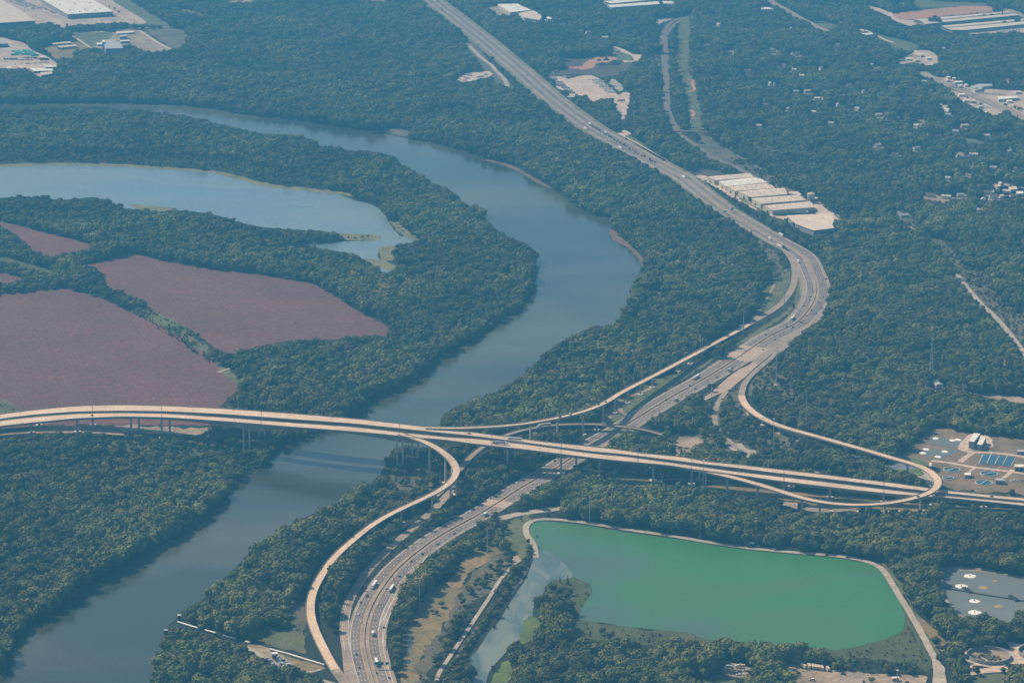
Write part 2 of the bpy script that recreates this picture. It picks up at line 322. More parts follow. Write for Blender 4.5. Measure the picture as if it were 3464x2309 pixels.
area('grass_verge', 'D 1440,960 1520,985 1590,1060 1590,1090 1500,1030', m_grass, 0.36, 1)
area('grass_verge', 'D 0,1190 60,1185 110,1230 110,1290 0,1300', m_grass, 0.36, 3)
area('sandy_ground', 'D -100,1400 0,1395 350,1352 560,1350 800,1350 1080,1362 1350,1372 1370,1395 1290,1412 1150,1408 850,1400 780,1425 560,1415 350,1420 0,1425', m_sand, 0.38, 1)
# pond surroundings
area('grass_verge', 'H 1040,500 1110,520 1120,600 1145,660 1110,720 1060,740 1040,640', m_grass, 0.36, 1)
area('dry_meadow', '''H 860,690 1000,680 880,760 740,860 710,960 660,1040 600,1180 510,1290 440,1400 400,1480 420,1568 310,1568 300,1450 330,1300 325,1210 400,1120 450,1000 520,940 640,880 700,780 760,720''', m_meadow, 0.36, 1)
area('grass_verge', 'H 1150,1130 1235,1165 1180,1280 1090,1300', m_lawn, 0.38, 1)
area('grass_verge', 'H 980,1440 1040,1410 1045,1500 1020,1568 940,1700 900,1568', m_lawn, 0.38, 1)
area('grass_verge', 'S 1270,280 1400,310 1540,340 1680,370 1710,450 1720,560 1500,510 1250,440', m_grass, 0.36, 1)
area('grass_verge', 'S 1430,570 1700,620 1880,670 1870,720 1730,765 1600,700 1500,690', m_meadow, 0.36, 1)
area('gravel_yard', 'S 1100,480 1230,470 1380,540 1600,640 1590,690 1470,690 1300,610 1220,560', m_sand, 0.40, 1)
road('dirt_track', 'S 1070,480 1180,520 1250,560 1290,610', 6, m_grav, 0.5, 1)
road('dirt_track', 'S 1560,700 1650,735 1725,765 1790,735 1870,715', 4, m_grav, 0.5, 1)
road('dirt_track', 'S 1830,810 1950,845 2050,880', 6, m_grav, 0.5, 1)
area('riprap_bank', '''H 1205,700 1150,820 1060,960 900,1150 750,1350 590,1568 540,1640 500,1640 560,1568 700,1340 850,1140 1010,950 1100,830 1180,710''', m_riprap, 0.45, 1)
road('embankment_path', 'H 1200,740 1185,650 1140,590 1135,530 1170,495 1260,482 1500,503 1800,552 2100,595 2352,638 I 540,677 800,702 1050,722 1250,750 1380,790 1440,850 1500,950 1580,1080 1650,1200 1720,1330 1770,1430 1800,1490 1820,1600', 7.5, m_grav, 0.55, 1, pad=3)
area('embankment_path', 'I 1740,1380 1780,1420 1830,1480 1800,1568 1790,1640 1740,1640 1750,1500', m_grav, 0.58, 1)
area('grass_verge', 'I 1400,780 1480,830 1560,960 1640,1110 1720,1190 1790,1240 1800,1300 1780,1400 1740,1350 1640,1140 1540,960 1450,840', m_grass, 0.36, 1)
road('dirt_track', 'H 1090,755 1040,800 960,890 900,990 800,1140 700,1290 600,1440 550,1520 530,1640', 4.5, m_grav, 0.5, 1)
area('gravel_yard', 'H 1030,735 1060,725 1105,740 1090,775 1050,770', m_sand, 0.46, 1)
road('service_road', 'H 960,475 1130,440 1340,410 1560,396 1900,398 2300,402 I 300,412 750,385 850,405 1000,425 1300,432 1700,430', 6, m_lot, 0.5, None)
area('service_road', 'H 960,465 1130,430 1340,400 1360,425 1130,455 980,490', m_grav, 0.52, 1)
for s in ('I 40,395 185,392 185,412 40,412', 'I 745,370 850,375 850,420 780,400', 'I 900,405 1050,415 1060,440 900,430', 'I 1080,415 1240,418 1240,440 1090,435'):
    area('service_road', s, m_conc, 0.54, 1, sm=0)
# ground beneath the bridges
area('grass_verge', 'H 1540,160 1620,170 1900,205 2200,230 2352,240 2352,262 2100,262 1800,250 1560,230 1480,190', m_grass, 0.34, 1)
road('dirt_track', 'H 1580,165 1650,182 1850,205 2060,222 2300,215 I 100,215 250,225', 7, m_sand, 0.5, 1)
area('grass_verge', 'I 0,205 300,230 700,280 1100,340 1700,390 1700,425 1100,400 700,345 340,290 0,262', m_meadow, 0.34, 1)
area('grass_verge', 'L 1380,1200 1700,1235 2352,1270 2352,1310 1700,1290 1250,1250', m_grass, 0.34, 1)
area('grass_verge', 'E 1640,1330 1700,1180 1850,1120 2000,1040 2200,985 2352,900 2352,940 2150,1060 1950,1220 1780,1345', m_grass, 0.34, 1)
road('dirt_track', 'E 1640,1300 1690,1240 1790,1170 1900,1130 1960,1105', 7, m_sand, 0.5, 1)
road('dirt_track', 'E 1740,1210 1780,1270 1850,1310', 6, m_sand, 0.5, None)
road('dirt_track', 'E 1700,1290 1680,1310 1660,1330', 6, m_sand, 0.5, None)
area('sandy_ground', 'E 1830,1450 1950,1440 2100,1455 2352,1470 2352,1510 2100,1490 1860,1480', m_sand, 0.34, 2)
area('sandy_ground', 'F 40,1450 120,1420 200,1440 220,1480 60,1490', m_sand, 0.36, 1)
area('sandy_ground', 'F 380,1440 440,1470 520,1510 600,1568 480,1568 420,1510 370,1470', m_grav, 0.36, 1)
area('gravel_yard', 'I 950,165 1030,155 1080,190 1280,205 1270,218 1000,195', m_grav, 0.36, 1)
area('gravel_yard', 'I 0,0 90,0 210,40 240,80 0,60', m_sand, 0.34, 2)
area('grass_verge', 'F 690,410 640,420 600,510 540,640 350,750 420,740 480,700 610,620 740,520 800,400 790,320 730,350', m_grass, 0.34, 1)
road('dirt_track', 'F 700,410 670,470 620,560 560,650 480,690', 4, m_sand, 0.5, None)
area('grass_verge', 'F 850,370 890,470 880,520 800,600 600,740 470,810 440,820 500,770 640,680 780,590 840,470', m_grass, 0.34, 1)
area('scrub_ground', 'F 560,120 660,160 720,230 770,320 770,400 680,380 640,260', m_scrubg, 0.22, 2)
for s in ('E 2005,455 2030,465 2045,500 2040,500', 'E 1870,605 1920,612 1905,630 1880,625', 'E 1955,655 1985,665 2015,710 2005,715'):
    area('dirt_patch', s, m_sand, 0.4, 1, sm=0)
road('dirt_track', 'F 1905,350 1960,420 2010,480 2080,560 2150,620 2230,710 2300,800 2352,870 2420,960', 9, m_grav, 0.5, 1)
area('dirt_patch', 'F 1720,1100 1760,1110 1790,1140 1740,1130', m_sand, 0.4, 1)
area('dirt_patch', 'F 1950,1125 2050,1135 2150,1140 2352,1170 2352,1200 2200,1190 2100,1165 2000,1145', m_sand, 0.4, 1)
# yards and clearings towards the north
area('gravel_yard', 'R 1040,330 1200,325 1230,345 1400,310 1500,320 1600,390 1700,480 1740,520 1620,540 1480,570 1400,515 1240,530 1250,480 1130,440 1120,380', m_lot, 0.4, 1)
area('mulch_ground', 'R 1150,150 1450,130 1700,115 1780,180 1900,190 1800,260 1720,310 1500,320 1350,300 1050,320 1100,270 1240,230', m_mulch, 0.36, 1)
area('clay_ground', 'R 1440,165 1560,120 1700,115 1730,150 1640,180 1530,190 1480,240 1370,250 1200,225 1350,225', m_orange, 0.42, 1)
area('grass_verge', 'R 1715,105 1840,95 1885,150 1800,165 1740,155', m_lawn, 0.42, 1)
area('dirt_track', 'R 1690,20 1800,55 1890,100 1975,105 1950,200 1900,180 1780,180 1780,165 1890,160 1850,105 1700,65', m_lot, 0.45, 1)
area('gravel_yard', 'R 1640,370 1700,350 1790,430 1760,470 1700,430', m_grav, 0.42, 1)
area('dirt_patch', 'R 1700,520 1850,480 1840,600 1820,700 1790,760 1800,850 1890,890 1800,910 1740,890 1790,860 1750,790 1760,700 1710,660', m_lot, 0.41, 1)
area('grass_verge', 'R 1810,900 1900,930 2000,1000 2050,1050 1950,1000 1850,955', m_lawn, 0.38, 1)
road('frontage_road', 'R 1780,890 1800,925 1900,975 2000,1035 2100,1095 2210,1160', 9, m_lot, 0.5, 1)
road('frontage_road', 'R 240,0 300,60 360,120 420,170 480,210 520,260 570,310 620,370 640,420', 10, m_grav, 0.5, 1, pad=2)
area('gravel_yard', 'R 130,350 220,300 300,280 440,270 490,290 440,330 340,345 310,365 120,380', m_lot, 0.4, 1)
area('dirt_patch', 'R 400,240 480,210 490,240 300,270 250,280', m_scrubg, 0.38, 1)
road('railway', 'B 2240,95 2200,110 2120,135 2065,185 2035,250 2040,330 2050,430 2052,540 2055,640 2065,740 2090,810 2150,880 C 90,905 190,975 280,1040 400,1090 480,1130 560,1170', 11, m_rail, 0.5, 1, pad=3)
road('railway', 'B 2210,110 2140,150 2085,200 2062,260 2065,350 2072,450 2072,560 2075,660 2085,740 2110,810 2160,870', 11, m_rail, 0.52, 1, pad=2)
road('railway', 'B 1980,350 2010,430 2030,520 2040,560', 9, m_rail, 0.5, 1, pad=2)
area('gravel_yard', 'B 1970,130 2100,120 2140,105 2120,125 2040,150 2020,170 1990,155', m_grav, 0.5, 1)
road('railway', 'C 560,1170 700,1225 850,1290 950,1360', 9, m_rail, 0.5, 1)
for s in ('C 45,355 50,400 60,440 75,500', 'C 125,528 158,532 154,560 168,595 130,612', 'C 140,730 158,740 155,775 120,822'):
    road('clay_track', s, 7, m_orange, 0.5, 1)
area('clay_ground', 'C 80,1285 120,1305 105,1315 75,1300', m_orange, 0.4, 1)
area('paved_yard', 'Q -40,165 130,165 1190,790 1400,805 1420,795 2140,770 2290,850 2280,870 2220,900 1600,960 1500,950 1380,860 1300,910 1140,790 1000,745 600,545 300,360 100,250', m_lot, 0.4, 1)
area('paved_yard', 'Q 1860,560 1960,590 2080,700 2290,850 2200,860 1880,760', m_lot, 0.42, 1)
area('gravel_yard', 'Q 0,30 200,70 420,100 560,130 140,165 0,165', m_mulch, 0.39, 1)
area('grass_verge', 'Q 620,500 700,490 860,620 1180,790 1160,800 900,670', m_lawn, 0.43, None)
# northern road with its shops
road('avenue', 'C 640,-10 720,38 800,82 880,130 980,178 1070,215', 22, m_conc, 0.5, 1)
road('avenue', 'C 1380,240 1430,265 1490,285', 9, m_lot, 0.5, 1)
road('avenue', 'O 980,945 1080,1010 1190,1050 1300,1110 1500,1190 1750,1290 1950,1380 2150,1470 2352,1560 2500,1640', 26, m_conc, 0.5, 1)
area('grass_verge', 'C 1250,185 1380,230 1600,280 1650,320 1560,340 1500,320 1440,290 1360,240', m_grass, 0.36, 1)
area('grass_verge', 'C 1000,140 1130,175 1130,195 1060,190 980,160', m_grass, 0.36, 1)
area('paved_yard', 'O 1200,1030 1400,1040 1600,1150 1900,1180 2100,1200 2352,1220 2352,1520 2200,1450 1950,1350 1700,1250 1500,1150', m_yard, 0.42, 1)
area('paved_yard', 'O 1370,1200 1500,1230 1700,1310 1900,1400 2000,1440 2080,1490 1960,1560 1900,1500 1700,1430 1560,1350 1440,1280', m_yard, 0.42, 1)
area('paved_yard', 'O 650,830 720,780 900,700 1000,660 1150,700 1240,830 1060,870 900,830 700,860', m_yard, 0.42, 1)
area('clay_ground', 'O 620,180 1000,140 1500,90 1850,80 1950,130 1900,160 1300,220 900,260 700,250', m_orange, 0.42, 1)
area('sandy_ground', 'O 240,70 420,110 600,180 700,260 900,270 1000,330 820,345 640,280 520,200 380,150', m_lot, 0.40, 1)
area('sandy_ground', 'O 2050,130 2250,200 2350,240 2352,200 2200,130', m_sand, 0.40, 1)
area('grass_verge', 'O 880,0 1400,20 1700,30 1880,60 1400,90 960,110 900,60', m_grass, 0.36, 1)
area('paved_yard', 'O 1600,400 2352,330 2352,440 2200,430 1900,450 1700,470', m_yard, 0.42, 1)
area('paved_yard', 'O 150,380 340,430 300,480 180,440', m_lot, 0.42, 1)
for s in ('C 360,330 440,330 430,360 380,355', 'C 620,305 740,340 750,365 670,370', 'C 1660,1300 1740,1280 1860,1310 1830,1370 1760,1370 1680,1330',
          'C 1890,1270 1970,1290 1960,1310 1900,1300', 'C 2180,1240 2352,1250 2352,1310 2200,1320', 'C 1790,680 1850,700 1840,720 1790,710',
          'C 1370,330 1460,350 1440,370 1370,350', 'B 0,0 120,0 330,15 370,40 220,40 60,25', 'C 590,50 690,55 720,75 640,70'):
    area('dirt_patch', s, m_sand, 0.4, 2)
area('gravel_yard', 'B 860,50 940,45 1000,80 1060,100 960,105 920,80', m_conc, 0.4, 1)
# north-west works
area('paved_yard', 'J -200,-60 100,-60 500,-60 1300,-60 1560,60 1950,300 1800,330 1560,310 900,350 860,380 700,330 500,330 400,290 0,320 -200,330', m_yard, 0.4, 1)
area('grass_verge', 'J 1300,-60 1700,-60 1750,30 2250,330 2350,345 1960,330 1950,290 1560,60', m_grass, 0.36, 1)
road('works_road', 'J -100,450 200,435 500,430 850,450 1000,440 1300,425 1600,400 1900,375 2350,350', 8, m_lot, 0.5, 1)
road('works_road', 'J 940,470 1040,530 1150,600 1220,650', 7, m_lot, 0.5, 1)
road('works_road', 'J 1830,400 1930,460 2050,540 2170,610 2270,660', 9, m_lot, 0.5, 1)
area('grass_verge', 'J 560,630 700,600 1000,560 1200,640 1000,680 980,760 760,790 650,700', m_meadow, 0.36, 1)
area('grass_verge', 'J 980,450 1500,430 1560,600 1300,650 1100,560', m_grass, 0.36, 1)
area('sandy_ground', 'J 1500,420 1850,400 1960,500 2270,655 1950,690 1750,600 1380,650 1250,620 1480,500', m_sand, 0.39, 1)
area('scrub_ground', 'J 1900,400 2352,380 2480,500 2400,640 2270,640 2100,520', m_scrubg, 0.38, 1)
area('paved_yard', 'J -200,480 180,540 330,580 430,670 600,740 720,820 800,890 700,920 700,970 560,1030 420,960 330,900 0,910 -200,920', m_yard, 0.4, 1)
area('gravel_yard', 'J -100,820 180,830 400,850 800,890 700,920 350,915 0,900', m_lot, 0.43, 1)
# treatment works and basins
area('plant_grounds', 'L 640,570 900,400 1080,230 1300,200 1600,250 1900,290 2500,420 2500,1080 2100,1020 1800,1040 1300,960 1230,800 1150,700', m_plantg, 0.34, 1)
road('service_road', 'L 1120,620 1400,650 1560,690 1800,720 2060,750 2352,790 2450,800', 7, m_lot, 0.45, None)
road('service_road', 'L 1500,640 1600,560 1700,500 1500,480 1600,340', 8, m_lot, 0.47, None)
road('service_road', 'L 1600,510 1900,510 2100,530 2352,570 2450,590', 8, m_lot, 0.45, None)
road('service_road', 'L 2080,850 2180,770 2200,740', 6, m_lot, 0.46, None)
road('service_road', 'L 1610,770 1700,720', 4, m_lot, 0.46, None)
area('gravel_yard', 'L 1560,320 1700,260 1920,330 1900,460 1620,480 1500,430', m_lot, 0.42, None)
area('scum_pond', 'L 510,680 700,600 840,580 1000,620 1090,665 1060,700 1000,740 1010,800 900,825 760,790 620,790 540,740', m_lawn, 0.46, 1)
area('scum_pond', 'L 570,690 700,620 900,650 960,720 850,730 760,740 640,730', water_mat('scum_water', (0.17,0.18,0.2), spec=0.3), 0.52, None)
area('sandy_ground', 'I 1680,165 1740,180 1760,230 1740,270 1650,220', m_grav, 0.46, 1)
area('treatment_basin', 'M 1250,60 1300,50 1700,80 2000,115 2400,190 2800,260 2800,640 2352,620 2250,690 2180,760 2050,780 1990,745 1800,715 1640,712 1500,680 1420,630 1360,520 1290,320 1250,250', m_aer, 0.34, 1, sm=2)
area('basin_rim', 'M 1260,60 1740,90 2000,125 2352,185 2352,165 2150,120 1740,45 1500,20 1240,30 1215,120 1240,300 1340,510 1400,640 1480,690 1650,715 1655,704 1500,668 1430,620 1360,510 1290,300', m_conc, 0.44, 1, sm=0)
area('gravel_yard', 'M 1230,370 1270,340 1340,500 1420,560 1400,540 1300,500', m_grav, 0.46, 1)
area('gravel_yard', 'M 1620,1420 1700,1350 2000,1370 2200,1300 2352,1330 2600,1330 2600,1020 2352,1050 2200,1040 2080,1020 2150,1110 1550,1150 1590,1250 1640,1320', m_lot, 0.4, 1)
road('service_road', 'M 1610,1440 1850,1400 2100,1395 2300,1360 2500,1300', 12, m_lot, 0.46, None)
area('grass_verge', 'M 1700,1500 1850,1460 2150,1450 2150,1568 2100,1700 1700,1700', m_grass, 0.44, 1)
area('grass_verge', 'M 930,700 1050,770 1270,950 1300,1130 1260,1140 1230,1000 1100,980 1000,850', m_meadow, 0.38, 1)
area('parking_yard', 'I 720,1450 850,1445 1000,1462 1100,1480 1400,1510 1690,1520 1700,1568 1700,1700 900,1700 850,1568 760,1500', m_sand, 0.4, 1)
area('parking_yard', 'I 1150,1510 1300,1500 1330,1568 1330,1640 1140,1640', m_conc, 0.44, None)
area('parking_yard', 'I 350,1480 440,1450 560,1480 540,1530 440,1530 350,1500', m_conc, 0.4, 1)
road('dirt_track', 'I 310,1412 430,1440 560,1488', 5, m_grav, 0.5, 1)
area('grass_verge', 'I 300,1400 340,1440 340,1500 200,1568 200,1640 420,1640 440,1540 360,1500 330,1420', m_grass, 0.36, 1)

area('dirt_patch', 'C 1340,460 1400,440 1440,470 1380,490', m_sand, 0.4, 2)
area('dirt_patch', 'C 1610,790 1700,780 1690,840 1620,850', m_sand, 0.4, 2)
area('dirt_patch', 'C 1830,1000 1930,1010 1960,1040 1860,1030', m_sand, 0.4, 2)
area('dirt_patch', 'C 2100,1220 2200,1205 2300,1230 2352,1240 2352,1320 2220,1325 2120,1290', m_yard, 0.4, 2)
area('dirt_patch', 'C 1940,920 2040,925 2100,940 2050,960 1950,950', m_grass, 0.4, 1)
area('dirt_patch', 'C 780,350 890,348 910,370 800,362', m_sand, 0.4, 2)
area('dirt_patch', 'C 960,640 1040,640 1030,656 970,655', m_sand, 0.4, 2)
area('scrub_ground', 'R 340,370 640,420 900,640 1100,760 1240,880 1400,1000 1300,980 1100,850 900,740 700,560 560,440', m_scrubg, 0.2, 4)
road('residential_street', 'C 1600,690 1750,700 1880,730 2000,800 2130,850', 6, m_conc, 0.5, None)

area('dirt_patch', 'A 1470,5 1690,0 1740,25 1650,50 1570,45 1555,95 1530,95 1535,60 1450,30', m_sand, 0.4, 2)
area('grass_verge', 'A 1200,60 1330,90 1340,115 1220,100', m_grass, 0.4, 2)

road('dirt_track', 'F 1600,30 1690,120 1780,210 1850,290 1905,350', 4, m_grav, 0.5, None)
road('residential_street', 'C 1480,1300 1640,1330 1800,1350 2000,1330 2200,1300 2352,1300', 5, m_conc, 0.5, None)
# ---------------------------------------------------------------- the motorway
HW = relax(smooth([gp(p[0], p[1]) for p in pts('''U 1390,2750 1300,2440 H 130,1568 100,1480 75,1380 X 880,1500 885,1000 930,830 1040,470 1130,290 1300,10 H 250,850 330,770 430,690 540,610 660,540
 760,490 860,430 950,375 1050,310 1110,270 K 1400,970 1550,880 1700,775 1960,600 2250,450 E 2060,1185 F 200,1060 420,925 600,800 700,740 840,680 Y 880,1220 1050,1020
 1200,790 1262,560 1275,420 1262,310 1220,200 1130,20 F 900,240 820,180 720,130 600,60 C 480,1460 340,1370 170,1240 B 2180,1180 2000,1085 1800,975 1600,865 1450,760 1330,670
 1200,560 1100,470 980,370 880,285 760,190 640,95 540,20 440,-80''')], 8), 24, 8)
HWN = [proj(p.x, p.y, 0) for p in HW]
def tab(rows, P=HWN):
    v = [r[0] for r in rows][::-1]; w = [r[1] for r in rows][::-1]
    return [float(np.interp(p[1], v, w)) for p in P]
HL = tab([(2800,19),(2400,19),(2200,18),(2000,17.5),(1700,17.5),(1300,18),(1130,19),(1060,20),(960,24),(880,23),(820,20),(640,20),(560,22.5),(0,23)])
HR = tab([(2800,23),(2400,23),(2150,23),(2000,24),(1886,18.5),(1700,18.5),(1500,20),(1300,21),(1200,24),(1130,25),(1050,23),(900,23),(830,21),(700,19.5),(560,21.5),(0,22)])
def strip(name, a, b, z, m, parent=None, i0=0, i1=None, kind='structure'):
    A = setz(offs(HW, a), z)[i0:i1]; B = setz(offs(HW, b), z)[i0:i1]
    mb = MB(); mb.ribbon(A, B); o = mb.build(name, m, parent); tag(o, kind=kind); return o
neg = lambda L: [-q for q in L]
strip('motorway', neg(HL), HR, 0.60, m_conc)
for i in range(len(HW)-1):
    a, b = offs(HW[i:i+2], [-HL[i]-1,-HL[i+1]-1]), offs(HW[i:i+2], [HR[i]+1,HR[i+1]+1])
    raster([proj(q.x,q.y,0) for q in (a[0],a[1],b[1],b[0])], 1)
m_verge = mat('dry_verge', (0.24,0.19,0.125), var=0.3, scale=0.03, col2=(0.10,0.105,0.05), fine=0.2)
VL, VR = tab([(2800,0),(1300,0),(1250,2),(860,3),(600,6),(500,10),(0,12)]), tab([(2800,0),(860,0),(800,3),(600,8),(500,10),(0,12)])
i0, i1 = min(i for i, p in enumerate(HWN) if p[1] < 1250), len(HWN)
strip('roadside_verge', [-a-b for a, b in zip(HL,VL)], [a+b for a, b in zip(HR,VR)], 0.50, m_verge, None, i0, i1)
A_, B2_ = offs(HW, [-a-b for a, b in zip(HL,VL)]), offs(HW, [a+b for a, b in zip(HR,VR)])
for i in range(i0, i1-1): raster([proj(q.x,q.y,0) for q in (A_[i],A_[i+1],B2_[i+1],B2_[i])], 1)
m_hl = mat('worn_lane_asphalt', (0.20,0.165,0.145), var=0.16, scale=0.02, fine=0.2)
m_pale = mat('pale_concrete_slab', (0.43,0.32,0.235), var=0.1, scale=0.03)
strip('motorway_lanes', -15.2, -4.6, 0.66, m_hl)
RW = tab([(2800,14.8),(2400,14.8),(1500,14.8),(1300,15.4),(1150,18.6),(850,18.6),(760,15.2),(0,15.2)])
strip('motorway_lanes', 4.3, RW, 0.66, m_hl)
def span(v0, v1): 
    ii = [i for i, p in enumerate(HWN) if v0 <= p[1] <= v1]; return min(ii), max(ii)+1
i0, i1 = span(1172, 1222); strip('concrete_slab', neg(HL), [q+2 for q in HR], 0.70, m_pale, None, i0, i1)
i0, i1 = span(1692, 1716); strip('concrete_slab', -17, 18, 0.70, m_pale, None, i0, i1)
# painted lines: one painted-markings sheet
mk = MB(); my = MB()
def line(C, o, w, z, mb, dash=None, n0=0, n1=None):
    P = setz(offs(C, o), z)[n0:n1]
    if not dash:
        mb.ribbon(offs(P, -w/2), offs(P, w/2)); return
    acc = 0
    for a, b in zip(P, P[1:]):
        L = (b-a).length; t = (b-a)/max(L,1e-6); nrm = Vector((t.y,-t.x,0))*w/2; s = -acc
        while s < L:
            if s >= 0:
                p = a+t*s; q = p+t*3.4; mb.face([p-nrm,p+nrm,q+nrm,q-nrm])
            s += 12.2
        acc = (L - (s-12.2))
near = span(520, 2500)
for o, w, d in ((-15,0.42,0),(-8.1,0.42,1),(-11.6,0.42,1),(7.6,0.42,1),(11.1,0.42,1)):
    line(HW, o, w, 0.74, mk, d, near[0], near[1])
line(HW, 14.8, 0.3, 0.74, mk, 1, *span(840, 1290))
line(HW, [q for q in RW], 0.32, 0.74, mk, None, near[0], near[1])
for o in (-4.5, 4.2): line(HW, o, 0.4, 0.74, my, None, near[0], near[1])
i0, i1 = span(2000, 2500); line(HW, 19, 0.42, 0.74, mk, None, i0, i1)
tag(my.build('lane_markings', m_yell), kind='structure')
# chevron gore by the exit lane
for s in ('X 1245,1060 1270,960 1300,870 1400,720 1520,480 1640,270 1740,150 1880,0 H 480,730', 'X 1600,110 1500,300 1400,490 1310,720 1272,930', 'X 1375,1400 1420,1000 1480,820 1620,520 1720,360 1850,220'):
    C = smooth([gp(p[0],p[1]) for p in pts(s)], 4); line(C, 0, 0.5, 0.76, mk)
for s in ('X 1370,590 1400,605 1445,598','X 1405,485 1450,495 1510,490','X 1455,378 1510,398 1585,382','X 1510,265 1570,292 1655,280','X 1565,155 1640,188 1735,180','X 1590,65 1700,100 1800,85',
          'H 300,930 320,940 352,932','H 325,885 345,893 372,885','H 350,842 372,850 402,842','H 378,800 400,806 430,800','H 408,760 432,765 460,758'):
    C = [gp(p[0],p[1]) for p in pts(s)]; line(C, 0, 0.5, 0.76, mk)
tag(mk.build('lane_markings', m_white), kind='structure')
# median barrier
m_bar = mat('barrier_concrete', (0.30,0.26,0.22), var=0.1)
bt = MB()
A, B = offs(HW, -0.35), offs(HW, 0.35)
for k, (P, Q) in enumerate(((setz(A,0.6),setz(offs(HW,-0.15),1.6)),(setz(offs(HW,-0.15),1.6),setz(offs(HW,0.15),1.6)),(setz(offs(HW,0.15),1.6),setz(B,0.6)))):
    bt.ribbon(P, Q)
o = bt.build('median_barrier', m_bar); tag(o, 'long concrete median barrier down the middle of the motorway', 'barrier')
# edge barrier below the pond side of the bend
def wall_line(name, s, h, m, w=0.3, z=0.6):
    C = smooth([gp(p[0],p[1]) for p in pts(s)], 5); mb = MB()
    L, Q = setz(offs(C,-w/2),z), setz(offs(C,w/2),z)
    mb.ribbon(L, up(L,h)); mb.ribbon(up(L,h), up(Q,h)); mb.ribbon(up(Q,h), Q); return mb.build(name, m)
tag(wall_line('roadside_barrier', 'X 1455,1568 1460,1300 1485,1130', 1.0, m_bar), 'short roadside barrier where the exit lane narrows beside dark hedge trees', 'barrier')
tag(wall_line('roadside_barrier', 'E 2000,1350 2200,1232 2352,1135 F 300,1090 388,1030', 1.0, m_bar), 'straight barrier between motorway and pale concrete apron under the long curve', 'barrier')
area('concrete_apron', 'E 1985,1352 2200,1238 2352,1142 F 388,1034 470,975 560,940 600,960 500,1030 400,1110 250,1180 100,1240 0,1290 E 2200,1275 2060,1310', m_pale, 0.63, 1, sm=0)
area('merge_pavement', 'F 1050,600 1000,650 930,705 850,775 800,822 720,885 650,935 600,975 540,1010 480,1040 500,980 600,880 700,800 800,720 900,640 980,560', m_conc, 0.575, 1, sm=0)
# slip roads on the ground
road('slip_road', 'H 640,290 590,350 545,400 460,480 330,590 230,680 150,760 70,850 X 560,100 430,400 370,700 350,1000 370,1250 420,1568 U 1185,2300 1215,2400', 10.5, m_conc, 0.58, 1)
C = smooth([gp(p[0],p[1]) for p in pts('X 520,60 400,350 330,700 295,1000 305,1250 370,1568')], 5)
mb = MB(); mb.ribbon(setz(offs(C,-.16),0.74), setz(offs(C,.16),0.74)); tag(mb.build('lane_markings', m_white), kind='structure')
C = smooth([gp(p[0],p[1]) for p in pts('X 540,440 480,700 452,950 460,1250 495,1568')], 5)
mb = MB(); mb.ribbon(setz(offs(C,-.16),0.74), setz(offs(C,.16),0.74)); tag(mb.build('lane_markings', m_white), kind='structure')
road('slip_road', 'F 640,920 560,985 470,1040 400,1100 350,1160 312,1230 300,1300 312,1370 350,1430 400,1470 470,1510 560,1550', 8, m_conc, 0.62, None)
for s in ('F 640,920 560,985 470,1040 400,1100 350,1160 312,1230 300,1300', 'F 300,1300 305,1350'):
    C = [gp(p[0],p[1]) for p in pts(s)]
    for a, b in zip(C, C[1:]):
        P, Q = offs([a,b],-5), offs([a,b],5); raster([proj(q.x,q.y,0) for q in (P[0],P[1],Q[1],Q[0])], 1)
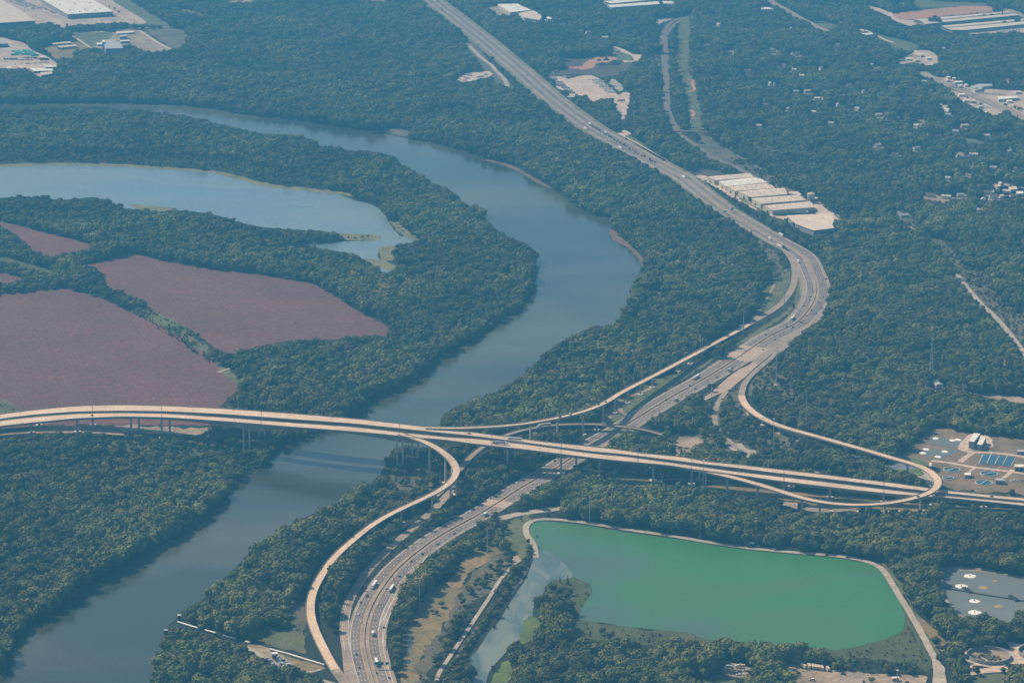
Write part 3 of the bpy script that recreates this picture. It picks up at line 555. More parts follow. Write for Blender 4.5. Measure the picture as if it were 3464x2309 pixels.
# ---------------------------------------------------------------- raised roads
PIERV = []; KEEP = []     # (centre points, half width, clear below) : trees keep off low bridges
def bridge(name, label, sect, piers, depth=2.0, par=0.9, ps=(2.2,1.7), cat='bridge', cap=0.7, foot=True, m=None):
    """sect: list of (left edge, right edge) world points with their height"""
    root = empty(name, (0,0,0)); tag(root, label, cat)
    L = [s[0] for s in sect]; Q = [s[1] for s in sect]
    d = MB(); d.ribbon(L, Q); d.build('roadway', m or m_deck, root)
    inn = lambda A, B, t: [a+(b-a)*t for a, b in zip(A, B)]
    e1, e2 = inn(L,Q,0.0), inn(L,Q,1.0); i1, i2 = inn(L,Q,0.22), inn(L,Q,0.78)
    gz = MB(); gz.ribbon(up(L,-.7), up(L,-.02)); gz.ribbon(up(Q,-.02), up(Q,-.7))
    DP = depth if hasattr(depth,'__len__') else [depth]*len(L)
    dn = lambda E: [p-Vector((0,0,q)) for p, q in zip(E, DP)]
    gz.ribbon(dn(i1), up(L,-.7)); gz.ribbon(dn(i2), dn(i1)); gz.ribbon(up(Q,-.7), dn(i2)); gz.build('girder', m_deck2, root)
    if par:
        for a, b in ((L,Q),(Q,L)):
            p = MB(); t = [ (y-x).normalized()*0.35 for x, y in zip(a,b)]; c = [x+k for x, k in zip(a,t)]
            p.ribbon(up(a,0), up(a,par)); p.ribbon(up(a,par), up(c,par)); p.ribbon(up(c,par), up(c,0.02)); p.build('parapet', m_bar, root)
    for (i, x) in piers:
        a, b = sect[i]; mid = (a+b)/2; ax = (b-a).normalized(); rz = math.atan2(ax.y, ax.x); z = mid.z-DP[i]
        if z < 1.5: continue
        for zf in np.arange(.30, 1.0, .06):
            q0 = proj(mid.x-ax.x*ps[0]*.6, mid.y-ax.y*ps[0]*.6, z*zf); q1 = proj(mid.x+ax.x*ps[0]*.6, mid.y+ax.y*ps[0]*.6, z*(zf+.07)); PIERV.append(([(min(q0[0],q1[0])-2,q0[1]), (max(q0[0],q1[0])+2,q0[1]), (max(q0[0],q1[0])+2,q1[1]), (min(q0[0],q1[0])-2,q1[1])], mid.y-3))
        pm = MB(); w, l = ps; W = (b-a).length
        pm.box((mid.x,mid.y,(z-1.4)/2), (w,l,z-1.4), rz)
        po = pm.build('pier', m_pier, root)
        cm = MB(); cm.box((mid.x,mid.y,z-0.7), (W*cap,l+0.3,1.5), rz); cm.build('cap', m_pier, po)
        if foot:
            fm = MB(); fm.box((mid.x,mid.y,0.6), (w+5,l+6,1.6), rz); fm.build('footing', m_pier, po)
    for (a, b), (c, e) in zip(sect, sect[1:]):
        if a.z > 2: raster([proj(*q) for q in (a, c, e, b)], min(a.y, b.y), FRONT)
    KEEP.append([( (a+b)/2, (b-a).length/2, (a.z+b.z)/2) for a, b in sect])
    return root
def ramp(name, label, s, w, pier_x, **k):
    P = pts(s); C = relax(smooth([gp(p[0],p[1],p[2]) for p in P], 8), 20)
    L, Q = offs(C, -w/2), offs(C, w/2); sect = list(zip(L, Q)); N_ = [proj(c.x,c.y,c.z) for c in C]; pr = []
    for (u, v) in [q[:2] for q in pts(pier_x)] if pier_x else []:
        pr.append((min(range(len(N_)), key=lambda i: (N_[i][0]-u)**2+(N_[i][1]-v)**2), 0))
    return bridge(name, label, sect, pr, **k), C
# viaduct decks: edges read far and near side, heights along it
ZX = [(-300,10),(0,16),(250,22),(430,28),(870,42),(1150,47),(1400,45),(1600,38),(1800,31),(2100,27),(2350,23),(2700,19),(3000,15),(3200,12),(3464,8),(3800,5)]
zx = lambda u: float(np.interp(u, [a for a,_ in ZX], [b for _,b in ZX]))
def deck(far, near, us):
    F_, N_ = sorted(pts(far)), sorted(pts(near))
    f = lambda E, u: float(np.interp(u, [p[0] for p in E], [p[1] for p in E]))
    sm = lambda E, u: sum(f(E, u+d)*k for d, k in ((-44,1),(-22,2),(0,3),(22,2),(44,1)))/9
    z = lambda u: sum(zx(u+d) for d in (-120,-60,0,60,120))/5
    return [(gp(u, sm(F_,u), z(u)), gp(u, sm(N_,u), z(u))) for u in us]
us = list(range(-260, 3760, 26)); kx = lambda xs: [(min(range(len(us)), key=lambda i: abs(us[i]-x)), 0) for x in xs]
northE = '''D -400,1350 0,1275 200,1250 500,1220 800,1213 1100,1220 1500,1240 1900,1268 2352,1305 E 300,1340 640,1368 K 90,395 200,412 500,452 780,488 1050,528 1300,562 1600,590 2000,630 2352,670
 H 1880,44 2245,77 I 175,97 400,115 700,150 1000,185 1300,222 1500,245 1740,280 L 1385,1020 1700,1050 2000,1080 2352,1112 2900,1165'''
northN = '''D -400,1385 0,1308 200,1283 500,1260 800,1255 1100,1258 1500,1278 1900,1308 2352,1340 E 300,1372 640,1408 K 350,485 780,540 1100,580 1500,635 2000,700 2352,728
 I 0,92 200,118 400,140 700,178 1000,212 1300,248 1500,275 1720,300 L 1385,1062 1700,1092 2000,1125 2352,1155 2900,1208'''
southE = '''D -400,1392 0,1318 200,1295 500,1272 800,1266 1100,1272 1500,1298 1900,1330 2352,1360 E 300,1395 640,1430 K 350,515 780,560 1100,600 1500,655 2000,725 2352,752 
 I 0,107 400,163 700,198 1000,232 1300,270 1600,305 L 1370,1088 1700,1118 2000,1145 2352,1178 2900,1232'''
southN = '''D -400,1435 0,1355 200,1335 500,1305 800,1293 1100,1298 1500,1325 1900,1358 2352,1393 E 200,1410 340,1428 K 0,538 300,582 600,617 1000,660 1500,722 2000,785 2352,822
 I 0,128 100,146 400,185 700,228 1000,265 1300,300 1560,325 L 1340,1115 1700,1150 2000,1180 2352,1220 2900,1280'''
dps = [3.4+5.2*math.exp(-((u-838)/130)**2)+5.2*math.exp(-((u-1375)/130)**2) for u in us]
SN = deck(northE, northN, us); SS = deck(southE, southN, us)
PX = [92,265,431,545,1704,1904,2031,2202,2338,2640,2817,2999,3175,3340]
vn = bridge('viaduct', 'northern deck of the long twin concrete viaduct crossing the river', SN, kx([x+38 for x in PX]), depth=dps, ps=(7.0,2.8), cap=0.62)
vs = bridge('viaduct', 'southern deck of the long twin concrete viaduct, nearer the green pond', SS, kx(PX), depth=dps, ps=(7.0,2.8), cap=0.62)
def twin(sect, u, root):
    i = kx([u])[0][0]; a, b = sect[i]; mid = (a+b)/2; ax = (b-a).normalized(); rz = math.atan2(ax.y, ax.x)
    fw = Vector((-ax.y, ax.x, 0))
    fm = MB(); fm.box((mid.x,mid.y,1.0), (24,13,2.0), rz); base = fm.build('footing', m_pier, root)
    for s in (-1,1):
        for t in (-1,1):
            c = mid+ax*5.5*s+fw*3.6*t; pm = MB(); pm.box((c.x,c.y,(mid.z-4)/2), (4.2,2.2,mid.z-4), rz); pm.build('pier', m_pier, root)
for u in (838, 1364): twin(SS, u, vs); twin(SN, u+44, vn)
for u in (1120,): pass
for S, root in ((SN,vn),(SS,vs)):
    for u in (300,548,888,1362,1660,1904,2160,2338,2640,2999):
        i = kx([u])[0][0]; a, b = S[i]; t = (S[i+1][0]-S[i-1][0]).normalized()*.45; jm = MB(); z_ = Vector((0,0,.05)); jm.face([a-t+z_, b-t+z_, b+t+z_, a+t+z_]); jm.build('expansion_joint', m_asph, root)
    for o_ in (.36,.64):
        A_ = [a+(b-a)*o_ for a, b in S]; d_ = [(b-a).normalized()*.16 for a, b in S]; jm = MB(); jm.ribbon(up([p-q for p, q in zip(A_,d_)],.06), up([p+q for p, q in zip(A_,d_)],.06)); jm.build('lane_line', m_white, root)
# ramps
R1, C1 = ramp('ramp_bridge', 'slim ramp bridge curving from the northern viaduct deck up to the motorway bend',
  '''K -240,374,44 0,386,42.5 250,382,42 500,372,41 870,350,40 1150,315,39 1400,268,38 1650,218,36 1850,165,33 2060,85,29 2200,15,26 E 1750,1140,22 1900,1062,18 2050,985,15
  2200,905,12 2352,825,9 F 150,882,7.5 300,805,5 450,725,3 540,675,1.6''', 9.5, 'K 1150,315 1525,245 1860,165 E 1640,1195 1718,1150 1810,1105 1895,1065 1975,1025 2145,935 2225,893 2300,852', depth=2.2)
road('slip_road', 'F 520,685 600,638 680,590 740,545 800,470 828,400 833,320 818,260 780,205 740,160', 11, m_conc, 0.66, 1)
R2, C2 = ramp('ramp_bridge', 'tan ramp bridge looping off the southern viaduct deck and down beside the motorway',
  '''E 300,1404,45.5 420,1440,44 500,1470,42 580,1520,39 H 640,80,36 672,120,33 682,160,31 672,200,29 640,240,27 580,285,24 490,330,21 380,380,19 260,435,17 150,495,15
  60,560,13 0,610,12 G 2260,690,11 2190,760,10 2140,840,8.5 2085,930,7 2060,1010,6.4 2053,1080,6 2065,1160,5.5 2100,1250,5 2140,1330,4 2185,1420,3 2235,1500,2 2290,1568,1.4 2360,1680,0.9''',
  10.0, 'E 500,1470 H 600,55 650,92 682,160 640,240 520,318 305,415 120,515 G 2240,710 2150,822 2075,960 2060,1120 2120,1290', depth=2.2, ps=(2.0,1.8))
i0 = min(range(len(C2)), key=lambda i: abs(proj(*C2[i])[1]-2262)+abs(proj(*C2[i])[0]-1140)*0.3)
mb = MB(); mb.ribbon(up(offs(C2[i0:],-5.0),0.06), up(offs(C2[i0:],5.0),0.06)); o = mb.build('approach_slab', m_conc, R2)
R3, C3 = ramp('ramp_bridge', 'long looping ramp bridge crossing over the viaduct beside the treatment works',
  '''F 477,1150,4.4 480,1172,5 510,1222,6.5 580,1280,8 700,1342,10 850,1388,12 1000,1428,14 L 0,408,17 300,490,18 600,585,18.5
  850,650,19 1000,695,19.5 1120,760,20 1200,840,20 1230,910,20 1215,960,20 1150,1020,20 1050,1070,20 900,1115,20 700,1160,20 500,1190,20 250,1207,20 0,1205,20 I 1000,372,20 850,335,20 700,285,20
  550,240,20.5 400,200,21 250,168,21.5 130,146,22 0,122,22.6''', 10.5, 'F 535,1245 620,1305 730,1360 865,1408 I 1262,20 L 0,400 800,640 1170,800 1150,1020 985,1090 530,1188 I 1000,372 875,342 578,250 390,198 250,168', depth=2.4, ps=(2.4,1.8))
R3a, C3a = ramp('ramp_approach', 'grey concrete approach from the motorway straight to the looping ramp', 'F 700,880,0.75 640,930,0.8 590,972,1.0 545,1012,1.4 505,1055,2 483,1102,3 477,1152,4.4', 10, '', m=m_conc, depth=1.2)
R4, C4 = ramp('ramp_bridge', 'low flyover passing beneath the viaduct and across the motorway',
  'K -100,1280,1 60,1120,2 240,900,4 330,785,6 430,690,8 600,580,9 780,490,9 950,430,9 1100,395,9 1300,360,9 1500,335,9 1800,325,9 2030,328,9 2200,342,9 E 1620,1345,8 1800,1358,7 1900,1372,5 2000,1395,2.5 2080,1425,1',
  9, 'K 1200,375 1500,335 2030,328 E 1800,1358', depth=1.8, m=m_conc)
for C, w, zl in ((C3a,6,9),(C2,5.5,7.5),(C3,5.5,6),(C1,5.5,6)):
    for a, b in zip(C, C[1:]):
        if a.z < zl:
            P, Q = offs([a,b],-w), offs([a,b],w); raster([proj(q.x,q.y,0) for q in (P[0],P[1],Q[1],Q[0])], 1)
# small rail overbridge towards the north
ramp('road_overbridge', 'small pale road bridge over the railway among the northern trees', 'C 20,868,6 60,867,7 140,868,7.5 200,872,7.5 250,876,6.5', 8, 'C 110,868', depth=1.6)

for q, y_ in PIERV: raster(q, y_, FRONT)
# ---------------------------------------------------------------- foliage
def leaf_mat(name, stops, hue2):
    m = bpy.data.materials.new(name); nt, nd, lk = nodes(m)
    o = nd.new('ShaderNodeOutputMaterial'); b = nd.new('ShaderNodeBsdfPrincipled'); lk.new(b.outputs[0], o.inputs[0])
    b.inputs['Roughness'].default_value = 0.75; b.inputs['Specular IOR Level'].default_value = 0.15
    oi = nd.new('ShaderNodeObjectInfo'); r = nd.new('ShaderNodeValToRGB'); lk.new(oi.outputs['Random'], r.inputs[0])
    r.color_ramp.interpolation = 'LINEAR'; el = r.color_ramp.elements
    while len(el) < len(stops): el.new(0.5)
    for e, (p, c) in zip(el, stops): e.position = p; e.color = (*c, 1)
    g = nd.new('ShaderNodeNewGeometry'); n = nd.new('ShaderNodeTexNoise'); n.inputs['Scale'].default_value = 0.009; n.inputs['Detail'].default_value = 5
    lk.new(g.outputs['Position'], n.inputs['Vector'])
    mr = nd.new('ShaderNodeMapRange'); mr.inputs[1].default_value = 0.42; mr.inputs[2].default_value = 0.66; mr.inputs[4].default_value = 0.7; lk.new(n.outputs[0], mr.inputs[0])
    x = nd.new('ShaderNodeMix'); x.data_type = 'RGBA'; lk.new(mr.outputs[0], x.inputs[0]); lk.new(r.outputs[0], x.inputs[6]); x.inputs[7].default_value = (*hue2, 1)
    src = x.outputs[2]
    for scl_, lo_, hi_, a_, b_ in ((0.55, .3, .7, .74, 1.3), (0.035, .34, .68, .62, 1.5), (0.0045, .38, .64, .70, 1.4)):
        f = nd.new('ShaderNodeTexNoise'); f.inputs['Scale'].default_value = scl_; f.inputs['Detail'].default_value = 3; lk.new(g.outputs['Position'], f.inputs['Vector'])
        fr = nd.new('ShaderNodeMapRange'); fr.inputs[1].default_value = lo_; fr.inputs[2].default_value = hi_; fr.inputs[3].default_value = a_; fr.inputs[4].default_value = b_; lk.new(f.outputs[0], fr.inputs[0])
        mm = nd.new('ShaderNodeMix'); mm.data_type = 'RGBA'; mm.blend_type = 'MULTIPLY'; mm.inputs[0].default_value = 1
        lk.new(src, mm.inputs[6]); lk.new(fr.outputs[0], mm.inputs[7]); src = mm.outputs[2]
    lk.new(src, b.inputs['Base Color'])
    return m
m_leaf = leaf_mat('broadleaf_foliage', [(0.0,(0.0638,0.0803,0.0175)),(0.25,(0.0904,0.1114,0.0224)),(0.5,(0.1170,0.1225,0.0262)),(0.7,(0.0798,0.1037,0.0249)),(0.9,(0.1291,0.1211,0.0314)),(1.0,(0.1579,0.1313,0.0357))], (0.0870,0.0774,0.0249))
m_bush = leaf_mat('bush_foliage', [(0.0,(0.0638,0.0661,0.0187)),(0.3,(0.0904,0.0896,0.0224)),(0.6,(0.1115,0.0944,0.0299)),(1.0,(0.1330,0.0991,0.0373))], (0.1064,0.0803,0.0343))
m_pine = leaf_mat('conifer_foliage', [(0.0,(0.0318,0.0519,0.0162)),(1.0,(0.0511,0.0707,0.0200))], (0.0425,0.0565,0.0187))
m_bark = mat('tree_bark', (0.10,0.08,0.06), var=0.2, scale=0.8)
def lump(mb, c, r, rz, n=7, m=4, rnd=random):
    """small uneven dome: rings of a squashed sphere pushed in and out"""
    k = len(mb.v); ph = rnd.random()*6
    for j in range(m+1):
        th = math.pi*(0.06+0.80*j/m)
        for i in range(n):
            a = 2*math.pi*i/n+ph+j*0.35; q = r*(1+rnd.uniform(-.2,.22)); mb.v.append((c[0]+q*math.sin(th)*math.cos(a), c[1]+q*math.sin(th)*math.sin(a), c[2]+q*rz*math.cos(th)))
    for j in range(m):
        for i in range(n):
            a, b = k+j*n+i, k+j*n+(i+1) % n; mb.f.append((a, a+n, b+n, b))
    mb.f.append(tuple(k+i for i in range(n)))
def crown_mb(seed, R0=5.0, H=13.0, leaves=260, nl=11, base=0.32, flat_=1.0, size=1.0):
    rnd = random.Random(seed); mb = MB(); L = []
    for i in range(nl):
        t = i/nl; a = 2.4*i+rnd.random(); z = H*(base+ (0.92-base)*rnd.random()**0.8); prof = math.sin(math.pi*min(1,max(0.05,(z/H-base*0.5)/(1.12-base*0.5))))**0.7
        d = R0*0.58*prof*math.sqrt(rnd.random()); r = R0*rnd.uniform(.34,.56)
        L.append((d*math.cos(a), d*math.sin(a), min(z, H-r*0.8), r))
    L.append((0,0,H*0.72,R0*0.55))
    for (x,y,z,r) in L: lump(mb, (x,y,z), r*0.84, 0.85*flat_, 6, 3, rnd)
    for i in range(leaves):
        x,y,z,r = rnd.choice(L); a = rnd.random()*6.283; cz = rnd.uniform(-.45,1); sn = math.sqrt(max(0,1-cz*cz)); q = r*rnd.uniform(.86,1.18)
        n = Vector((sn*math.cos(a), sn*math.sin(a), cz)); p = Vector((x,y,z))+Vector((n.x*q,n.y*q,n.z*q*0.9*flat_))
        n = (n+Vector((rnd.uniform(-.7,.7),rnd.uniform(-.7,.7),rnd.uniform(-.3,.8)))).normalized()
        u = n.orthogonal().normalized(); v = n.cross(u); t = rnd.random()*6.28; u, v = u*math.cos(t)+v*math.sin(t), v*math.cos(t)-u*math.sin(t); s = rnd.uniform(.45,.95)*size
        mb.face([p-u*s-v*s*.6, p+u*s-v*s*.7, p+u*s*.7+v*s, p-u*s*.8+v*s*.8])
    return mb
def conifer_mb(seed, H=16, R0=2.8):
    rnd = random.Random(seed); mb = MB()
    for j in range(11):
        z = H*(0.14+0.84*j/11); r = R0*(1-j/11.5); n = 7; k = len(mb.v); ph = rnd.random()*6
        mb.v.append((0,0,z+H*0.13))
        for i in range(n):
            a = 2*math.pi*i/n+ph; q = r*rnd.uniform(.7,1.25); mb.v.append((q*math.cos(a), q*math.sin(a), z-rnd.uniform(0,.9)))
        for i in range(n): mb.f.append((k, k+1+i, k+1+(i+1) % n))
        for i in range(9):
            a = rnd.random()*6.28; q = r*rnd.uniform(.7,1.2); p = Vector((q*math.cos(a), q*math.sin(a), z+rnd.uniform(-.3,.9)))
            s = rnd.uniform(.3,.6); u = Vector((math.cos(a),math.sin(a),-.4)); v = Vector((-math.sin(a),math.cos(a),0))
            mb.face([p-u*s-v*s, p+u*s-v*s*.6, p+u*s+v*s*.8, p-u*s+v*s])
    return mb
def trunk_mb(seed, H=13.0, r=0.34, limbs=4, top=0.7):
    rnd = random.Random(seed); mb = MB(); b = Vector((rnd.uniform(-.3,.3), rnd.uniform(-.3,.3), H*0.4))
    mb.tube((0,0,-0.3), b, r*1.25, r*0.85, 7); mb.tube(b, (0,0,H*top), r*0.85, r*0.3, 6)
    for i in range(limbs):
        a = 6.28*i/limbs+rnd.random(); z = H*rnd.uniform(.3,.5); q = H*0.22
        mb.tube((0,0,z), (q*math.cos(a), q*math.sin(a), z+H*rnd.uniform(.12,.25)), r*0.5, r*0.15, 5)
    return mb
SPEC = []  # (name, crown mesh, trunk mesh)
for i in range(7): SPEC.append(('broadleaf_tree', crown_mb(100+i, R0=random.uniform(5.2,8.6), H=random.uniform(11,15.5), leaves=360, nl=10+i % 4).mesh('crown', m_leaf), trunk_mb(i).mesh('trunk', m_bark)))
for i in range(2): SPEC.append(('conifer_tree', conifer_mb(200+i).mesh('crown', m_pine), trunk_mb(20+i, H=15, r=.28, limbs=0, top=.9).mesh('trunk', m_bark)))
for i in range(4): SPEC.append(('bush', crown_mb(300+i, R0=2.3, H=3.6, leaves=90, nl=6, base=0.12, size=.62).mesh('crown', m_bush), trunk_mb(30+i, H=3, r=.12, limbs=3).mesh('trunk', m_bark)))
# prototypes used by the far-off wood (never linked to the scene themselves)
PC = bpy.data.collections.new('tree_kinds')
for i, (n, c, t) in enumerate(SPEC):
    o = bpy.data.objects.new('kind_%02d' % i, c); PC.objects.link(o)
ordn = lambda n: ['first','second','third','fourth','fifth','sixth','seventh','eighth','ninth','tenth','eleventh','twelfth','thirteenth','fourteenth','fifteenth','sixteenth','seventeenth','eighteenth','nineteenth','twentieth'][n] if n < 20 else ('twenty-'+ordn(n-20) if n < 29 else 'thirtieth' if n == 29 else 'thirty-'+ordn(n-30) if n < 39 else 'fortieth' if n == 39 else 'forty-'+ordn(n-40) if n < 49 else 'fiftieth' if n == 49 else 'fifty-'+ordn(n-50) if n < 59 else 'sixtieth' if n == 59 else 'sixty-'+ordn(n-60) if n < 69 else 'seventieth' if n == 69 else 'seventy-'+ordn(n-70) if n < 79 else 'eightieth' if n == 79 else 'eighty-'+ordn(n-80))
# ---------------------------------------------------------------- buildings
m_roofw = mat('white_roof', (0.78,0.73,0.64), var=0.08, scale=0.05, fine=0.25)
m_rooft = mat('tan_roof', (0.66,0.54,0.42), var=0.1, scale=0.06, fine=0.25)
m_roofg = mat('grey_roof', (0.42,0.41,0.40), var=0.1, scale=0.05)
m_roofb = mat('brown_roof', (0.20,0.15,0.12), var=0.15, scale=0.1)
m_wallc = mat('cream_wall', (0.55,0.48,0.38), var=0.06, scale=0.1)
m_wallg = mat('grey_wall', (0.33,0.32,0.33), var=0.08, scale=0.1)
m_wallw = mat('white_wall', (0.75,0.70,0.62), var=0.05, scale=0.1)
m_dark = mat('dark_opening', (0.03,0.035,0.04), var=0.1)
m_rust = mat('rust_red_paint', (0.30,0.09,0.06), var=0.15)
m_blueb = mat('basin_water_blue', (0.035,0.10,0.15), var=0.1, rough=0.3, spec=0.5)
m_metal = mat('galvanised_steel', (0.46,0.50,0.52), var=0.08, rough=0.5)
m_green = mat('sign_green', (0.01,0.22,0.15), var=0.05, rough=0.5)
def cen(P): return sum((Vector(p) for p in P), Vector())/len(P)
def building(name, label, cat, s, h, rm, wm, gable=0.0, doors=0, vents=(), eave=0.4, group=None, z0=0.0):
    P = [gp(q[0], q[1], z0+h) for q in pts(s)]
    if sum(P[i].x*P[(i+1) % len(P)].y-P[(i+1) % len(P)].x*P[i].y for i in range(len(P))) < 0: P = P[::-1]
    c = cen(P); c.z = z0; root = empty(name, c); tag(root, label, cat, group); Q = [p-Vector((c.x,c.y,0)) for p in P]
    for q in Q: q.z = 0
    top = [proj(q.x+c.x, q.y+c.y, z0+h) for q in Q]; raster(top, min(q.y for q in Q)+c.y, FRONT); raster([proj(q.x+c.x, q.y+c.y, 0) for q in Q], 1)
    for q, q2 in zip(Q, Q[1:]+Q[:1]): raster([proj(q.x+c.x,q.y+c.y,h), proj(q2.x+c.x,q2.y+c.y,h), proj(q2.x+c.x,q2.y+c.y,h*.35), proj(q.x+c.x,q.y+c.y,h*.35)], min(q.y,q2.y)+c.y, FRONT)
    w = MB(); w.prism([q*0.985 for q in Q], -0.2, h); w.build('wall', wm, root)
    r = MB(); E = [q*1.0 + q.normalized()*eave for q in Q]
    if gable and len(Q) == 4:
        if (Q[1]-Q[0]).length < (Q[2]-Q[1]).length: E = E[1:]+E[:1]; Q = Q[1:]+Q[:1]
        k = lambda v, z: (v.x, v.y, z)
        a, b = (E[0]+E[3])/2, (E[1]+E[2])/2
        r.face([k(E[0],h+.02),k(E[1],h+.02),k(b,h+gable),k(a,h+gable)]); r.face([k(E[2],h+.02),k(E[3],h+.02),k(a,h+gable),k(b,h+gable)])
        g_ = MB(); g_.face([k(E[3]*.985,h),k(E[0]*.985,h),k(a*.985,h+gable-.1)]); g_.face([k(E[1]*.985,h),k(E[2]*.985,h),k(b*.985,h+gable-.1)]); g_.build('gable', wm, root)
    else:
        r.prism(E, h+0.02, h+0.5)
    ro = r.build('roof', rm, root)
    for v in vents:
        p = gp(v[0], v[1], z0+h)-c; vm = MB(); vm.box((p.x,p.y,h+gable*0.5+1.3),(4.5,3.6,2.0),0,.9); vm.build('roof_vent', m_roofg, ro)
    if doors:
        i = min(range(len(Q)), key=lambda j: (Q[j]+Q[(j+1) % len(Q)]).y); a, b = Q[i], Q[(i+1) % len(Q)]
        if (b-a).length > 8:
            d = (b-a).normalized(); nr = Vector((d.y,-d.x,0)); rz = math.atan2(d.y,d.x)
            for t in range(doors):
                p = a+(b-a)*((t+.5)/doors)+nr*0.12; dm = MB(); H_ = min(4.2,h*.75); dm.box((p.x,p.y,H_/2+.05),(min(3.6,(b-a).length/doors*.5),.35,H_),rz); dm.build('door', m_dark, root)
    return root
B_ = building
B_('warehouse', 'huge tan-roofed warehouse cut off by the upper left corner', 'warehouse', 'J -260,-90 -120,-90 40,12 250,130 470,278 0,308 -260,325', 12, m_rooft, m_wallg, doors=10)
B_('warehouse', 'huge white flat-roofed warehouse with small roof vents, upper left', 'warehouse', 'J 560,0 480,-70 1120,-70 1230,0 1505,155 895,193', 13, m_roofw, m_wallg, doors=12,
   vents=pts('J 795,68 990,52 1187,45 930,145 1127,130 1265,145 1325,120 1055,160 1158,150'))
B_('factory_building', 'tall dark-sided block in the works below the white warehouse', 'factory', 'J 1360,535 1500,528 1600,590 1640,640 1400,650', 17, m_roofg, m_wallg, doors=3)
B_('factory_building', 'narrow white tower beside the tall dark-sided works block', 'factory', 'J 1352,535 1384,535 1386,560 1354,560', 22, m_roofw, m_wallw)
B_('long_shed', 'long thin white-roofed shed above the works, upper left', 'shed', 'J 1530,428 1760,412 1785,428 1555,445', 5, m_roofw, m_wallc, .8)
B_('long_shed', 'pale shed at the left end of the works, behind another shed', 'shed', 'J 680,570 925,550 950,568 705,588', 5, m_rooft, m_wallc, .8, 4)
B_('long_shed', 'pale shed in front of its twin at the left of the works', 'shed', 'J 750,612 1000,592 1015,610 800,632', 6, m_rooft, m_wallg, .8, 4)
B_('flat_building', 'small low white building in the middle of the works', 'building', 'J 1280,570 1350,565 1352,590 1290,592', 5, m_roofw, m_wallc)
B_('flat_building', 'low building with pale roof right of the works block', 'building', 'J 1590,535 1710,530 1720,545 1600,552', 6, m_roofw, m_wallg)
B_('flat_building', 'grey silo building beside the long thin white shed', 'building', 'J 1580,470 1680,460 1690,480 1590,492', 9, m_roofg, m_wallg)
B_('flat_building', 'blue-grey flat building at the left edge above the cargo yard', 'building', 'J -100,520 30,515 110,580 -100,590', 9, m_roofg, m_wallg, doors=3)
B_('long_shed', 'lowest long white-roofed shed in the cargo yard, upper left', 'shed', 'J 380,905 690,912 705,940 445,942', 6, m_roofw, m_wallc, .8, 5)
B_('long_shed', 'white-roofed shed above the lowest one in the cargo yard', 'shed', 'J 560,858 760,868 800,886 600,888', 6, m_roofw, m_wallc, .8, 4)
B_('long_shed', 'reddish-trimmed shed along the right side of the cargo yard', 'shed', 'J 510,745 610,742 640,770 520,768', 6, m_rooft, m_rust, .8, 3)
B_('long_shed', 'pale block jutting from the wood below the cargo yard', 'shed', 'J 535,965 690,950 695,975 545,1000', 6, m_rooft, m_wallc, .8, 3)
B_('flat_building', 'small white hut at the left foot of the cargo yard', 'building', 'J 90,885 150,888 160,908 100,910', 4, m_roofw, m_wallw)
B_('factory_building', 'white flat-roofed factory at the top beside the motorway wood', 'factory', 'B 945,30 1075,24 1170,68 1030,84', 9, m_roofw, m_wallc, doors=6)
B_('factory_building', 'lower pale wing of the white factory near the top', 'factory', 'B 1085,92 1175,66 1250,106 1225,135 1120,118', 7, m_rooft, m_wallw, doors=3)
B_('long_shed', 'little gabled shed at the right end of the white factory', 'shed', 'B 1255,112 1285,105 1310,125 1275,138', 6, m_roofw, m_wallw, 1.0)
B_('long_shed', 'long bright shed at the top edge, farther of two', 'shed', 'B 1640,8 1900,-12 2000,-4 1700,24', 7, m_roofw, m_wallc, 1)
B_('long_shed', 'long bright shed at the top edge, nearer of two', 'shed', 'B 1670,36 2090,4 2120,20 1700,50', 7, m_roofw, m_wallc, 1, 6)
for i, (s, lab) in enumerate((('O 880,262 2130,150 2195,165 1000,285', 'farthest of four very long pale sheds by the orange earthworks'), ('O 985,292 2200,180 2265,205 1040,320', 'second of four very long pale sheds, beneath the brown chimney'),
        ('O 1240,345 2700,218 2700,240 1310,370', 'third of four very long pale sheds, running off the right edge'), ('O 1320,378 2700,258 2700,292 1560,402 1400,402', 'nearest of four very long pale sheds, above the packed car park'))):
    B_('long_shed', lab, 'shed', s, 8, m_rooft, m_wallg, 1.5)
